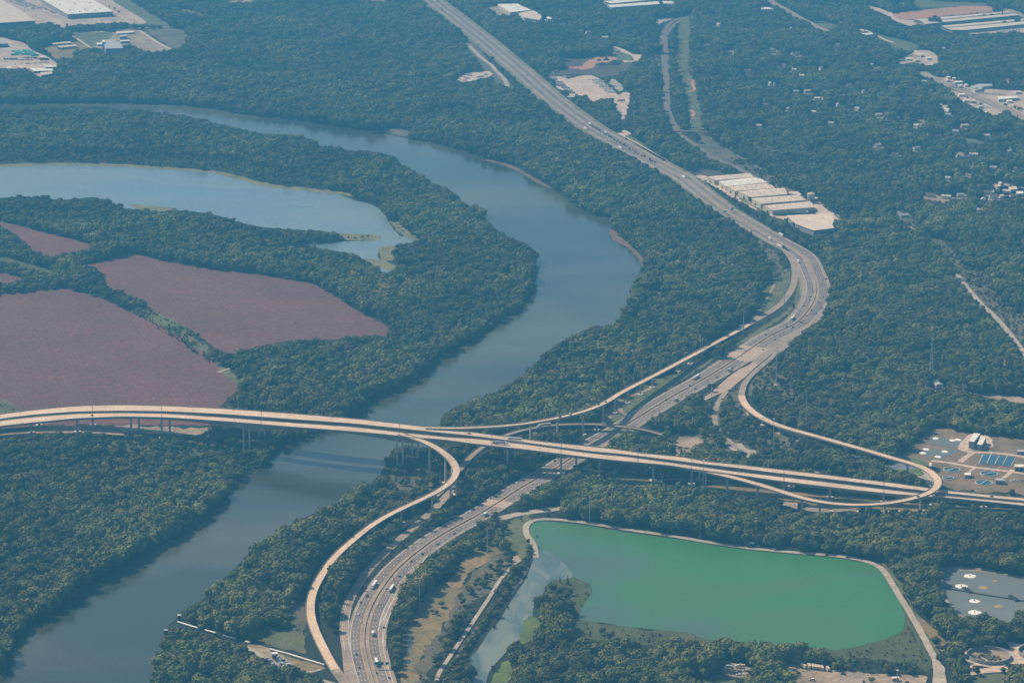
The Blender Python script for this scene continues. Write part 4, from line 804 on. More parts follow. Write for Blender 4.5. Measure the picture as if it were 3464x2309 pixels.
for s, lab, h, rm, wm in (('O 1430,1080 1530,1075 1548,1090 1440,1096', 'small white shop beside the avenue, right side', 5, m_roofw, m_wallg),
        ('O 1640,1148 1760,1115 1925,1118 1930,1140 1800,1152 1790,1190 1700,1180', 'long grey shop building behind the avenue, centre right', 6, m_roofg, m_wallc),
        ('O 2000,1282 2260,1275 2285,1298 2015,1320', 'white-roofed tan shop below the grey shops, right edge', 6, m_roofw, m_wallc),
        ('O 2215,1390 2285,1388 2335,1430 2270,1425', 'orange-roofed shop at the right edge near round trees', 5, mat('orange_roof', (.5,.3,.17)), m_wallc),
        ('O 890,678 920,668 1020,728 990,735', 'long pale shed in the car dealer clearing', 5, m_rooft, m_wallc),
        ('O 780,768 850,770 860,784 790,784', 'low white office in the car dealer clearing', 4, m_roofw, m_wallw),
        ('O 185,442 240,445 250,458 190,456', 'white roof among the roadside clearing, upper right', 4, m_roofw, m_wallw),
        ('O 260,450 340,438 350,452 270,466', 'second white roof in the roadside clearing, upper right', 4, m_roofw, m_wallw),
        ('O 1540,1310 1640,1325 1660,1342 1560,1335', 'small roadside building left of the avenue', 5, m_rooft, m_wallw),
        ('C 600,50 660,50 680,62 610,64', 'low white building among trees left of the northern avenue', 5, m_roofw, m_wallc),
        ('C 1515,15 1552,13 1556,26 1520,28', 'pale block at the top edge in the grassland', 5, m_roofw, m_wallc),
        ('C -20,16 32,14 36,28 -16,30', 'white roof in the wood near the top of the railway', 5, m_roofw, m_wallw)):
    B_('shop_building', lab, 'building', s, h, rm, wm)
for i, (s, rm) in enumerate((('O 1320,1015 1370,1010 1380,1024 1330,1030',0),('O 1400,1030 1440,1026 1450,1040 1408,1045',1),('O 1320,1050 1345,1048 1350,1062 1325,1064',0),('O 1480,1125 1520,1120 1530,1136 1490,1142',0),
  ('O 1560,1115 1600,1112 1612,1128 1570,1132',1),('O 1690,1192 1740,1186 1748,1200 1700,1204',2),('O 2120,1330 2190,1328 2200,1344 2130,1346',0),('O 2070,1360 2110,1358 2118,1370 2078,1372',2),('O 1480,1245 1560,1240 1570,1256 1490,1260',0),
  ('O 1640,1330 1700,1326 1712,1342 1650,1346',1),('O 1740,1400 1800,1396 1812,1412 1750,1416',2),('O 1820,1480 1855,1478 1860,1492 1826,1494',0),('O 2230,1210 2300,1206 2310,1222 2240,1226',1),('O 1240,1375 1330,1420 1310,1430 1230,1388',2),('O 1300,1430 1360,1450 1350,1466 1296,1446',0),
  ('O 230,405 270,403 276,412 236,414',0),('O 300,425 330,424 336,434 306,436',1),('O 900,790 960,786 970,800 910,804',1),('O 1060,760 1110,758 1118,772 1068,774',0),('C 2120,1262 2150,1258 2156,1272 2126,1276',0),('C 2250,1240 2300,1236 2310,1254 2260,1258',1),('C 2300,1270 2345,1268 2350,1284 2306,1286',0),('C 2190,1290 2215,1288 2220,1300 2194,1302',2))):
    B_('small_building', 'little %s-roofed building near the avenue or eastern clearing, %s from the left' % (['white','tan','grey'][rm], ordn(i)), 'building', s, 4.5, [m_roofw,m_rooft,m_roofg][rm], m_wallc if i % 2 else m_wallw, group='little buildings in the north-east')
# chimney
def chimney():
    p = T('O',2063,238); b = gp(*p); r = empty('chimney', b); tag(r, 'tall thin brown chimney rising behind the long pale sheds', 'chimney')
    m = MB(); m.tube((0,0,-.3),(0,0,36),2.0,1.2,12); m.build('stack', m_roofb, r); m = MB(); m.tube((0,0,35.5),(0,0,37),1.5,1.5,12); m.build('rim', m_wallg, r)
chimney()
# hangar complex: six parallel bays
def hangars():
    bays = ['Q 140,175 800,122 895,185 265,235', 'Q 330,250 900,190 1115,270 450,332', 'Q 460,338 1110,282 1235,358 590,405', 'Q 640,415 1365,350 1435,455 835,502', 'Q 835,522 1590,470 1720,548 1000,608', 'Q 1040,640 1785,572 1862,662 1190,712']
    cpt = gp(*T('Q',800,420), 9); cpt.z = 0; root = empty('warehouse_complex', cpt); tag(root, 'cream warehouse complex of six stepped bays beside the motorway', 'warehouse')
    for i, s in enumerate(bays):
        h = 9.0-0.05*i; P = [gp(q[0],q[1],h)-cpt for q in pts(s)]
        for q in P: q.z = 0
        raster([proj(q.x+cpt.x, q.y+cpt.y, h) for q in P], min(q.y for q in P)+cpt.y-15, FRONT); raster([proj(q.x+cpt.x, q.y+cpt.y, 0) for q in P], 1)
        w = MB(); w.prism([q+(cen(P)-q)*0.01 for q in P], -.2, h); w.build('wall', m_wallc, root)
        a, b = (P[0]+P[3])/2, (P[1]+P[2])/2; k = lambda v, z: (v.x, v.y, z); g_ = 2.2
        r = MB(); r.face([k(P[0],h+.05),k(P[1],h+.05),k(b,h+g_),k(a,h+g_)]); r.face([k(a,h+g_),k(b,h+g_),k(P[2],h+.05),k(P[3],h+.05)]); r.face([k(P[3],h),k(P[0],h),k(a,h+g_)]); r.face([k(P[1],h),k(P[2],h),k(b,h+g_)])
        ro = r.build('roof', m_roofw if i == 1 else m_rooft, root)
        for t in range(7):
            q = a+(b-a)*((t+.5)/7); v = MB(); v.box((q.x,q.y,h+g_+.3),(1.6,1.6,.9)); v.build('roof_vent', m_roofg, ro)
        e = P[3]; f = P[0]; d = (f-e).normalized(); rz = math.atan2(d.y,d.x); q = e+(f-e)*.5-Vector((d.y,-d.x,0))*.15
        dm = MB(); dm.box((q.x,q.y,2.4),(4.5,.4,4.6),rz); dm.build('door', m_dark, root)
hangars()
B_('warehouse', 'big flat cream-roofed warehouse below the six-bay complex', 'warehouse', 'Q 1420,798 2140,770 2168,855 2150,960 2178,995 1845,1036 1560,930', 9, m_rooft, m_wallg, doors=4)
B_('long_shed', 'low annex behind the fifth bay of the cream complex', 'shed', 'Q 1440,425 1590,412 1650,460 1620,480 1460,440', 6, m_rooft, m_wallc)
B_('flat_building', 'small white loading canopy before the nearest cream bay', 'building', 'Q 1520,715 1710,708 1725,722 1530,730', 4, m_roofw, m_wallw)
def tank_tower():
    b = gp(*T('Q',1800,590)); r = empty('water_tower', b); tag(r, 'cream cylindrical tank tower at the right end of the warehouse complex', 'tower'); raster([T('Q',1750,430),T('Q',1870,430),T('Q',1870,590),T('Q',1750,590)], b.y, FRONT)
    m = MB(); m.tube((0,0,9),(0,0,17),7,7,16); t = m.build('tank', m_wallc, r); m = MB(); m.tube((0,0,17),(0,0,19.5),7.3,1.2,16); m.build('lid', m_rooft, t)
    for a in (.8,2.4,3.9,5.5): m = MB(); m.tube((5*math.cos(a),5*math.sin(a),-.2),(5*math.cos(a),5*math.sin(a),9.2),.5,.5,8); m.build('leg', m_wallc, r)
tank_tower()
B_('flat_building', 'low cream deck beside the cylindrical tank tower', 'building', 'Q 1780,508 1905,505 1915,525 1790,530', 6, m_rooft, m_wallg)
# treatment works
B_('plant_building', 'larger white-roofed hall at the top of the treatment works', 'building', 'L 1685,258 1772,262 1690,368 1618,360', 10, m_roofw, m_wallg, 0, 3)
B_('plant_building', 'smaller white-roofed hall right of the larger one, treatment works', 'building', 'L 1778,300 1850,308 1796,408 1730,402', 8, m_roofw, m_wallg, 0, 2)
B_('plant_building', 'tiny flat white-roofed hut between the round clarifiers', 'building', 'L 1565,782 1650,780 1640,812 1570,808', 4, m_roofw, m_wallg)
B_('plant_building', 'long white-roofed building right of the four blue basins', 'building', 'L 2235,668 2420,674 2470,704 2228,700', 6, m_roofw, m_wallg, 0, 4)
B_('plant_building', 'dark purple-grey pump building below the blue basins', 'building', 'L 1985,852 2075,855 2098,885 1975,880', 5, m_roofg, m_wallg)
B_('plant_building', 'small tan block beside the bright green scum pond', 'building', 'L 1092,648 1125,645 1130,690 1090,690', 5, m_rooft, m_wallg)
B_('plant_building', 'low dark building at the right edge above the blue basins', 'building', 'L 2270,475 2420,480 2420,500 2260,500', 4, m_roofg, m_wallg)
B_('shed', 'lone shed with grey ribbed roof in the eastern wood', 'shed', 'F 1737,1047 1775,1044 1817,1076 1770,1080', 6, m_roofg, m_wallw, .8)
def quad_basin():
    P = [gp(q[0],q[1],1.0) for q in pts('L 1810,530 2240,570 2175,690 1755,648')]; c = cen(P); c.z = 0; r = empty('settling_basin', c)
    tag(r, 'rectangular settling basin divided into four blue water cells', 'basin'); Q = [p-c for p in P]
    m = MB(); m.prism([(q.x*1.03,q.y*1.03) for q in Q], .3, 1.0); m.build('rim', m_roofg, r)
    L = lambda a, b, t: a+(b-a)*t
    for i in range(4):
        a, b, d, e = L(Q[0],Q[1],i/4+.012), L(Q[0],Q[1],i/4+.238), L(Q[3],Q[2],i/4+.238), L(Q[3],Q[2],i/4+.012)
        m = MB(); m.face([(e.x,e.y,1.25),(d.x,d.y,1.25),(b.x,b.y,1.25),(a.x,a.y,1.25)]); m.build('water_cell', m_blueb, r)
    for i in range(1,4):
        a, b = L(Q[0],Q[1],i/4), L(Q[3],Q[2],i/4); d = b-a; m = MB(); m.box(((a.x+b.x)/2,(a.y+b.y)/2,1.3),(d.length,.9,1.2),math.atan2(d.y,d.x)); m.build('divider', m_wallc, r)
quad_basin()
def clarifier(s, label, rx, depth=1.2, wm=None, fill=None, arm=True):
    u, v = pts(s)[0][:2]; b = gp(u,v); b.z = 0; r = empty('round_tank', b); tag(r, label, 'tank'); R0 = (gp(u+rx,v)-gp(u,v)).length; n = 36
    m = MB()
    for i in range(n):
        a, c = 2*math.pi*i/n, 2*math.pi*(i+1)/n; p = lambda q, t, z: (q*math.cos(t), q*math.sin(t), z)
        m.face([p(R0,a,.2),p(R0,c,.2),p(R0,c,depth),p(R0,a,depth)]); m.face([p(R0,a,depth),p(R0,c,depth),p(R0-.9,c,depth),p(R0-.9,a,depth)]); m.face([p(R0-.9,a,depth),p(R0-.9,c,depth),p(R0-.9,c,.36),p(R0-.9,a,.36)])
    m.build('wall', wm or m_wallc, r); m = MB(); m.face([((R0-.85)*math.cos(2*math.pi*i/n), (R0-.85)*math.sin(2*math.pi*i/n), .56 if not fill else .5) for i in range(n)]); m.build('water', fill or m_blueb, r)
    if arm:
        m = MB(); t = random.uniform(.3,1.2); m.box((0,0,depth+.35),(2*R0-1,1.1,.4),t); m.build('walkway', m_metal, r); m = MB(); m.tube((0,0,.3),(0,0,depth+.8),1.6,1.6,12); m.build('hub', m_metal, r)
    return r, R0
clarifier('L 1395,742', 'round clarifier nearest the looping ramp, pale blue water', 29)
clarifier('L 1890,798', 'round clarifier below the four blue basins', 30)
clarifier('L 1820,915', 'lowest round clarifier above the viaduct', 30)
clarifier('L 1345,850', 'round clarifier half hidden by the looping ramp', 20)
clarifier('L 2222,882', 'small dark round tank at the right of the works', 12)
RT, RR = clarifier('M 1885,1225', 'wide empty round tank with weeds inside, lower right', 73, 4.0, m_wallg, m_sand, False)
for k in range(60):
    a, q = random.random()*6.28, RR*.42*math.sqrt(random.random()); 
wd = MB()
rr_ = random.Random(5)
for k in range(46):
    a, q = rr_.random()*6.28, RR*.45*math.sqrt(rr_.random()); lump(wd, (-RR*.05+q*math.cos(a)*1.2, -RR*.15+q*math.sin(a), .9), rr_.uniform(1.2,2.4), .7, 6, 3, rr_)
wd.build('weeds', m_bush, RT); m = MB(); m.box((-6,-9,1.6),(1.2,9,.6),.5); m.build('scraper_arm', m_wallw, RT)
clarifier('M 2540,1185', 'second wide round tank cut by the right edge, lower right', 68, 4.0, m_wallg, m_sand, False)
# grey basins with foam
m_foam = mat('white_foam', (0.80,0.76,0.68), var=0.08, scale=0.3)
m_scum = mat('tan_scum', (0.42,0.30,0.13), var=0.2, scale=0.3)
area('treatment_basin', 'L 1120,300 1300,315 1420,345 1535,335 1500,400 1470,440 1300,430 1140,410 1070,400', m_aer, 0.5, None, 1)
area('treatment_basin', 'L 1010,455 1200,470 1420,460 1490,470 1400,540 1250,590 1060,560 990,520', m_aer, 0.5, None, 1)
def blob(name, label, cat, s, rx, m, ry=1.0, h=.35, n=26, group=None, z=0.5):
    u, v = pts(s)[0][:2]; b = gp(u,v); b.z = 0; R0 = (gp(u+rx,v)-gp(u,v)).length; mb = MB(); rd = random.Random(int(u+v)); rs = [R0*(1+rd.uniform(-.13,.13)) for _ in range(n)]
    for i in range(n):
        j = (i+1) % n; a, c = 2*math.pi*i/n, 2*math.pi*j/n; P = lambda q, t, zz, k: (rs[k]*q*math.cos(t), rs[k]*q*math.sin(t)*ry, zz)
        mb.face([P(1,a,z-.1,i),P(1,c,z-.1,j),P(.8,c,z+h*.6,j),P(.8,a,z+h*.6,i)]); mb.face([P(.8,a,z+h*.6,i),P(.8,c,z+h*.6,j),P(.2,c,z+h,j),P(.2,a,z+h,i)]); mb.face([P(.2,a,z+h,i),P(.2,c,z+h,j),(0,0,z+h)])
    r = empty(name, b); tag(r, label, cat, group); return r, mb, R0
for s, lab, rx in (('M 1635,155','foaming white aerator farthest away in the grey basin',20),('M 1520,288','foaming white aerator at the left, just above the dark baffle',21),
                   ('M 1695,485','foaming white aerator just below the dark baffle',18),('M 1698,636','nearest foaming white aerator in the grey basin',22)):
    r, mb, R0 = blob('aerator', lab, 'aerator', s, rx, m_foam, group='foaming aerators'); mb.build('foam', m_foam, r); m = MB(); m.tube((0,0,.3),(0,0,1.8),.9,.6,8); m.build('motor', m_dark, r)
for s, lab, rx in (('M 1815,308','tan scum patch above the dark baffle in the grey basin',16),('M 1960,218','faint tan scum patch, farthest, in the grey basin',9),('M 2020,555','tan scum patch below the dark baffle',15)):
    r, mb, R0 = blob('scum_patch', lab, 'scum', s, rx, m_scum, .9, .12); mb.build('scum', m_scum, r)
def wall_at(name, label, cat, s, h, w, m, z=.4):
    C = [gp(q[0],q[1]) for q in pts(s)]; mb = MB()
    for a, b in zip(C, C[1:]): d = b-a; c = (a+b)/2; mb.box((c.x,c.y,z+h/2),(d.length+.2,w,h),math.atan2(d.y,d.x))
    o = mb.build(name, m); tag(o, label, cat); return o
wall_at('baffle_curtain', 'dark floating baffle line dividing the grey basin', 'baffle', 'M 1215,300 1700,385 2352,490 2800,560', .9, 1.6, m_dark)
for s, lab in (('M 1600,345','dark service raft on the baffle, near the left aerators'),('M 2215,455','dark service raft on the baffle, near the right edge')):
    u, v = pts(s)[0][:2]; b = gp(u,v); r = empty('service_raft', (b.x,b.y,0), .35); tag(r, lab, 'raft'); m = MB(); m.box((0,0,1.3),(5,17,1.0)); m.build('deck', m_dark, r)
    for y_ in (-7.6,-2.5,2.5,7.6):
        for x_ in (-2.2,2.2): m = MB(); m.tube((x_,y_,1.5),(x_,y_,3.4),.15,.15,5); m.build('post', m_wallg, r)
def blobs(s, names, m, cat):
    for (u, v, rx), lab in zip(s, names): pass
for i, s in enumerate(('L 1180,325','L 1400,350','L 1480,345','L 1050,470','L 1300,500','L 1010,520','L 1210,570')):
    r, mb, R0 = blob('foam_patch', ['white foam at the far left of the upper basin','white foam in the middle of the upper basin','white foam at the right of the upper basin','white foam at the upper left of the lower basin','white foam in the middle of the lower basin','white foam along the left rim of the lower basin','white foam at the near rim of the lower basin'][i]+', treatment works', 'foam', s, 11, m_foam, 1.2, .15, z=.6); mb.build('foam', m_foam, r)
# white conveyor pipeline by the river
def pipeline(label, s, w=2.2, z=1.8, m=None):
    C = [gp(q[0],q[1],z) for q in pts(s)]; r = empty('pipeline', (0,0,0)); tag(r, label, 'pipeline')
    for a, b in zip(C, C[1:]):
        d = b-a; c = (a+b)/2; rz = math.atan2(d.y,d.x); raster([proj(a.x,a.y-3,z-1), proj(b.x,b.y-3,z-1), proj(b.x,b.y+3,z+1), proj(a.x,a.y+3,z+1)], min(a.y,b.y)-6, FRONT); raster([proj(a.x,a.y-4,0), proj(b.x,b.y-4,0), proj(b.x,b.y+4,0), proj(a.x,a.y+4,0)], 1)
        mb = MB(); mb.box((c.x,c.y,z),(d.length-.4,w,1.2),rz); mb.build('casing', m or m_roofw, r)
        for t in np.arange(.08,1,.14): q = a+d*float(t); mb = MB(); mb.box((q.x,q.y,z/2-.4),(.5,w*.7,z-.6),rz); mb.build('support', m_pier, r)
pipeline('white boxed pipeline running from the river pump house', 'S 440,240 600,290 830,355'); pipeline('short white pipeline length past the first gap', 'S 895,374 1020,410')
pipeline('stub of white pipeline between the two longer lengths', 'S 1115,436 1165,446', 3); pipeline('white boxed pipeline ending under the tan ramp', 'S 1355,510 1510,550 1900,668')
B_('pump_house', 'dark pump house on the river bank at the pipeline head', 'building', 'S 442,168 478,168 480,182 444,182', 5, m_roofg, m_dark, doors=1)
B_('pump_house', 'dark stub of a jetty wall below the pump house', 'jetty', 'S 310,318 345,320 345,330 312,330', 4, m_roofg, m_dark)
B_('shed', 'small white-roofed shed next to the rows of parked cars', 'shed', 'S 1375,548 1430,545 1442,560 1385,564', 3.5, m_roofw, m_wallg)
B_('shed', 'white open shed in the long yard at the bottom', 'shed', 'M 600,1488 688,1486 692,1504 606,1506', 3.5, m_roofw, m_wallg)
# houses dotted in the wood
HS = pts('''C 400,345 690,338 840,355 1120,292 1822,320 830,462 670,552 700,556 840,605 915,603 985,648 455,838 595,830 1075,816 1340,427 1690,537 1640,830 1960,830 1910,1032 2018,1022 1730,1287
 1840,1302 1930,1288 2045,1388 2080,1322 2200,1217 2240,1262 2285,1292 1530,1415 1560,1422 250,297 2250,532 330,162 810,190 2110,1270 2150,1300 B 1660,250 1500,205 1550,212 1380,155 1740,335 1330,470 C 520,470 760,430 880,500 1010,450 1190,560 1290,600 1400,620 1480,560 1560,640 1250,720 1120,690 960,740 790,720 640,690 1390,760 1520,780 1730,600 1850,760 1900,870 1780,900 2100,900 2200,880 1640,980 1500,1020 1380,960 2250,1000 2300,1120 2150,1110 1990,1160 1850,1180''')
HS.sort(); wmats = [m_wallw, m_wallw, m_wallc]
HW_ = []
for i, (u, v) in enumerate(HS):
    b = gp(u,v,5); rz = random.uniform(0,3.1); r = empty('house', (b.x,b.y,0), rz); tag(r, 'small pale house among northern trees, %s of its kind counted from the left' % ordn(i), 'house', 'houses scattered in the northern woods')
    yd = MB(); yd.face([(-13,-16,.3),(3,-22,.3),(13,-9,.3),(11,6,.3),(-9,8,.3)]); yo = yd.build('yard', m_sand if i % 3 else m_grass, r)
    L_, W_2, H_ = random.uniform(11,17), random.uniform(7,9), random.uniform(4.5,6.5); HW_.append((b.x,b.y)); raster([(u-8,v-7),(u+8,v-7),(u+8,v+5),(u-8,v+5)], b.y-10, FRONT); raster([proj(b.x+dx,b.y+dy,0) for dx, dy in ((-15,-26),(15,-26),(14,13),(-14,13))], 1)
    m = MB(); m.box((0,0,H_/2),(L_,W_2,H_)); m.build('wall', random.choice(wmats), r)
    m = MB(); a, c = L_/2+.4, W_2/2+.5; m.face([(-a,-c,H_-.1),(a,-c,H_-.1),(a,0,H_+2.6),(-a,0,H_+2.6)]); m.face([(a,c,H_-.1),(-a,c,H_-.1),(-a,0,H_+2.6),(a,0,H_+2.6)])
    m.face([(-a+.4,-c+.5,H_),(-a+.4,c-.5,H_),(-a+.4,0,H_+2.4)]); m.face([(a-.4,-c+.5,H_),(a-.4,c-.5,H_),(a-.4,0,H_+2.4)]); ro = m.build('roof', random.choice([m_roofg,m_roofb,m_rooft]), r)
    m = MB(); m.box((L_*.25,1,H_+2.4),(.9,.9,2)); m.build('chimney', m_roofb, ro)
# mulch heaps
for i, (s, R_, H_) in enumerate((('R 1550,165',7,5),('R 1622,158',9,7),('R 1695,200',19,11),('R 1580,205',16,6),('R 1765,178',8,4))):
    p = gp(*pts(s)[0]); mb = MB(); rd = random.Random(i); n = 16
    for j in range(5):
        for k in range(n): a = 6.283*k/n; q = R_*(1-j/4.4)*(1+rd.uniform(-.15,.15)); mb.v.append((q*math.cos(a), q*math.sin(a), H_*(j/4)**1.05*(1+rd.uniform(-.05,.05))))
    for j in range(4):
        for k in range(n): a = j*n+k; b = j*n+(k+1) % n; mb.f.append((a,b,b+n,a+n))
    mb.f.append(tuple(4*n+k for k in range(n)))
    tag(mb.build('mulch_heap', mat('dark_mulch', (.035,.03,.03), var=.2), None, p), '%s dark mulch heap on the clearing beside orange soil' % ['far left small','far right-hand','largest pointed','wide low','small right edge'][i], 'heap')
# teal tarpaulin stacks in the cargo yard
m_teal = mat('teal_tarpaulin', (0.10,0.62,0.48), var=0.15, scale=.1)
for i, s in enumerate(('J 215,690','J 250,710','J 350,685','J 385,700','J 330,730','J 200,735','J 420,725','J 460,745')):
    p = gp(*pts(s)[0]); mb = MB(); mb.box((0,0,2.2),(22,6,4.4),0,.85); o = mb.build('cargo_stack', m_teal if i % 3 else mat('pale_teal', (.3,.6,.55)), None, (p.x,p.y,.4)); o.rotation_euler.z = -.35+.1*i
    tag(o, 'teal wrapped cargo stack in the yard, %s from the left' % ordn(sorted(['J 215,690','J 250,710','J 350,685','J 385,700','J 330,730','J 200,735','J 420,725','J 460,745'], key=lambda q: int(q[2:5])).index(s)), 'cargo stack', 'teal cargo stacks')
# ---------------------------------------------------------------- poles, towers, signs
def pole(s_base, s_top, label, kind='pole'):
    b = pts(s_base)[0]; t = pts(s_top)[0]; p = gp(b[0],b[1]); sc_ = math.hypot(p.y, HC)*1.0; h = (b[1]-t[1])*sc_/FOC/0.94
    h = min(max(h,14),62); nm = {'pole':'transmission_pole','mast':'high_mast_lamp','cell':'radio_mast','lattice':'lattice_tower'}[kind]; r = empty(nm, p); tag(r, label, {'pole':'pole','mast':'lamp','cell':'mast','lattice':'tower'}[kind])
    if kind in ('pole','mast'):
        m = MB(); m.tube((0,0,-.2),(0,0,h),.75 if kind == 'pole' else .5,.35 if kind == 'pole' else .22,8); m.build('shaft', m_metal, r)
        if kind == 'pole':
            for z in (h-1.5,h-6,h-10.5): m = MB(); m.tube((-3.2,0,z),(3.2,0,z+.3),.16,.16,5); m.build('crossarm', m_metal, r)
        else:
            m = MB(); m.tube((0,0,h-.3),(0,0,h+.3),1.4,1.4,10); m.build('lamp_ring', m_metal, r)
    else:
        W = 4.5 if kind == 'lattice' else 2.2; m = MB(); c = [(-1,-1),(1,-1),(1,1),(-1,1)]; n = 9
        f = lambda i: W*(1-.78*i/n)
        for i in range(n):
            for k in range(4):
                a, b2 = c[k], c[(k+1) % 4]; z0, z1 = h*i/n, h*(i+1)/n; w0, w1 = f(i), f(i+1)
                m.tube((a[0]*w0,a[1]*w0,z0),(a[0]*w1,a[1]*w1,z1),.2,.2,4); m.tube((a[0]*w0,a[1]*w0,z0),(b2[0]*w1,b2[1]*w1,z1),.11,.11,4); m.tube((b2[0]*w0,b2[1]*w0,z0),(a[0]*w1,a[1]*w1,z1),.11,.11,4)
        m.build('lattice', m_metal, r)
        if kind == 'lattice':
            for z in (h*.68,h*.82,h*.96): m = MB(); m.tube((-7,0,z),(7,0,z),.25,.25,4); m.build('crossarm', m_metal, r)
        else:
            for z in (h*.86,h*.97):
                m = MB(); m.tube((-2.6,-1.5,z),(2.6,-1.5,z),.1,.1,4); m.tube((2.6,-1.5,z),(0,3,z),.1,.1,4); m.tube((0,3,z),(-2.6,-1.5,z),.1,.1,4)
                for q in ((-2.6,-1.5),(2.6,-1.5),(0,3),(0,-1.5)): m.box((q[0],q[1],z),(.5,.5,2.4))
                m.build('antenna_array', m_metal, r)
pole('H 1557,505','H 1557,338','grey steel transmission pole on the pond bank, left of two'); pole('H 2122,525','H 2128,315','grey steel transmission pole on the pond bank, right of two')
pole('I 222,370','I 230,95','very tall slim mast lamp standing before the viaduct ramp fork','mast'); pole('H 880,705','H 886,535','steel pole beside the meadow, left of the pond corner')
pole('H 430,1070','H 434,885','steel pole with crossarms among the trees at the left of the meadow'); pole('F 762,580','F 768,320','tall mast between the two roads inside the great bend','mast')
pole('F 491,745','F 494,575','steel pole beside the tan ramp above the straight'); pole('F 650,240','F 653,110','slim pole in the scrub left of the great bend','mast')
pole('F 708,1085','F 716,835','tall steel pole on a concrete foot right of the straight motorway'); pole('F 905,1375','F 912,1125','steel pole in the woods right of the looping ramp')
pole('F 688,1530','F 691,1310','slim pole rising beside the looping ramp','mast'); pole('F 1732,1050','F 1738,735','tall radio mast with antennas in the eastern wood','cell'); pole('F 278,1160','F 280,1070','short lamp mast beside the pale apron','mast')
pole('F 700,780','F 700,730','lamp post at the median of the straight','mast'); pole('H 365,1480','H 362,1240','lattice transmission tower at the foot of the meadow','lattice'); pole('B 1378,225','B 1378,150','distant water-tank mast near the white factory','cell')
pole('I 1510,1568','I 1542,1490','short pole in the long yard at the bottom','mast'); pole('B 1805,1035','B 1808,940','lamp mast beside the far motorway stretch','mast'); pole('I 462,120','I 466,30','slim mast between the viaduct and the eastern wood','mast')
for s, lab in (('F 708,1088','square concrete foot of the tall pole right of the straight'),('F 890,1372','white concrete box beside the looping ramp'),('F 535,1290','white concrete box under the start of the looping ramp'),('F 620,1355','pale concrete box under the looping ramp, second one'),('F 805,880','pale cabinet at the wood edge below the great bend')):
    p = gp(*pts(s)[0]); m = MB(); m.box((0,0,.9),(6,4.5,1.8),0,.94); tag(m.build('concrete_block', m_pier, None, (p.x,p.y,0)), lab, 'concrete block')
# street lamps along the raised roads
def lamp(p, rz, lab, grp):
    r = empty('street_lamp', p, rz); tag(r, lab, 'street lamp', grp); m = MB(); m.tube((0,0,0),(0,0,11.5),.17,.1,6); m.tube((0,0,11.4),(0,-2.2,11.9),.08,.07,5); m.build('post', m_metal, r)
    m = MB(); m.box((0,-2.5,11.9),(.45,.9,.22)); m.build('lamp_head', m_wallw, r)
k = 0
for u in range(60, 3440, 150):
    a, b = SN[kx([u])[0][0]]; d = (b-a).normalized(); k += 1; lamp(a+d*.15, math.atan2(d.y,d.x)+1.57, 'street lamp on the far parapet of the viaduct, %s from the left' % ordn(k-1), 'lamps along the viaduct')
k = 0
for i in range(20, len(C1)-30, 6):
    L_ = offs(C1, -4.4); k += 1; lamp(L_[i], 0, 'street lamp on the outer side of the slim ramp, %s from the left' % ordn(k-1), 'lamps along the slim ramp')
# sign gantry over the bottom of the motorway
def gantry():
    a, b = gp(1342,2262), gp(1252,2262); r = empty('sign_gantry', a); tag(r, 'overhead sign gantry with green panels over the exit lanes, bottom', 'sign gantry'); d = b-a; q = Vector((d.x,d.y,0))
    for t in (0,): m = MB(); m.tube((0,0,0),(0,0,7.6),.35,.3,8); m.build('post', m_metal, r)
    m = MB(); m.tube((q.x,q.y,0),(q.x,q.y,7.6),.35,.3,8); m.build('post', m_metal, r)
    m = MB()
    for z in (6.2,7.4): m.tube((0,0,z),(q.x,q.y,z),.12,.12,5)
    for t in range(14): m.tube(tuple(q*(t/14)+Vector((0,0,6.2))), tuple(q*((t+1)/14)+Vector((0,0,7.4))), .07,.07,4)
    m.build('truss', m_metal, r)
    for t0, t1, h in ((.48,.83,3.4),(.30,.42,3.2),(.02,.24,3.0)):
        c = q*((t0+t1)/2); m = MB(); m.box((c.x,c.y-.45,6.6),(q.length*(t1-t0),.2,h), math.atan2(q.y,q.x)); p = m.build('sign_panel', m_green, r)
        m = MB(); W = q.length*(t1-t0)-.3; rz = math.atan2(q.y,q.x)
        for sz in (-1,1): m.box((c.x,c.y-.58,6.6+sz*(h/2-.2)),(W,.04,.12),rz)
        for sx in (-1,1): m.box((c.x+sx*W/2*math.cos(rz),c.y-.58,6.6),(.12,.04,h-.4),rz)
        m.build('border', m_white, p)
gantry()
def cantilever(s, lab):
    p = gp(*pts(s)[0]); r = empty('sign_gantry', p); tag(r, lab, 'sign gantry'); m = MB(); m.tube((0,0,0),(0,0,8),.35,.3,8); m.build('post', m_metal, r); m = MB(); m.tube((0,0,7.4),(11,0,7.4),.25,.2,6); m.build('arm', m_metal, r)
    m = MB(); m.box((7,-.4,6.9),(8,.2,3)); m.build('sign_panel', m_wallw, r)
cantilever('F 762,345', 'cantilever sign seen edge-on at the start of the tan ramp')
def gantry2():
    a, b = gp(*T('C',330,1440)), gp(*T('C',455,1395)); r = empty('sign_gantry', a); tag(r, 'full-width dark sign gantry across the motorway past the hangars', 'sign gantry'); q = b-a
    for v in (Vector(), q): m = MB(); m.tube((v.x,v.y,0),(v.x,v.y,8),.4,.35,8); m.build('post', m_metal, r)
    m = MB(); m.tube((0,0,7),(q.x,q.y,7),.4,.4,6); m.build('truss', m_metal, r); rz = math.atan2(q.y,q.x)
    for t in (.3,.7): c = q*t; m = MB(); m.box((c.x,c.y,6.8),(9,.3,3.6),rz); m.build('sign_panel', m_green, r)
gantry2()
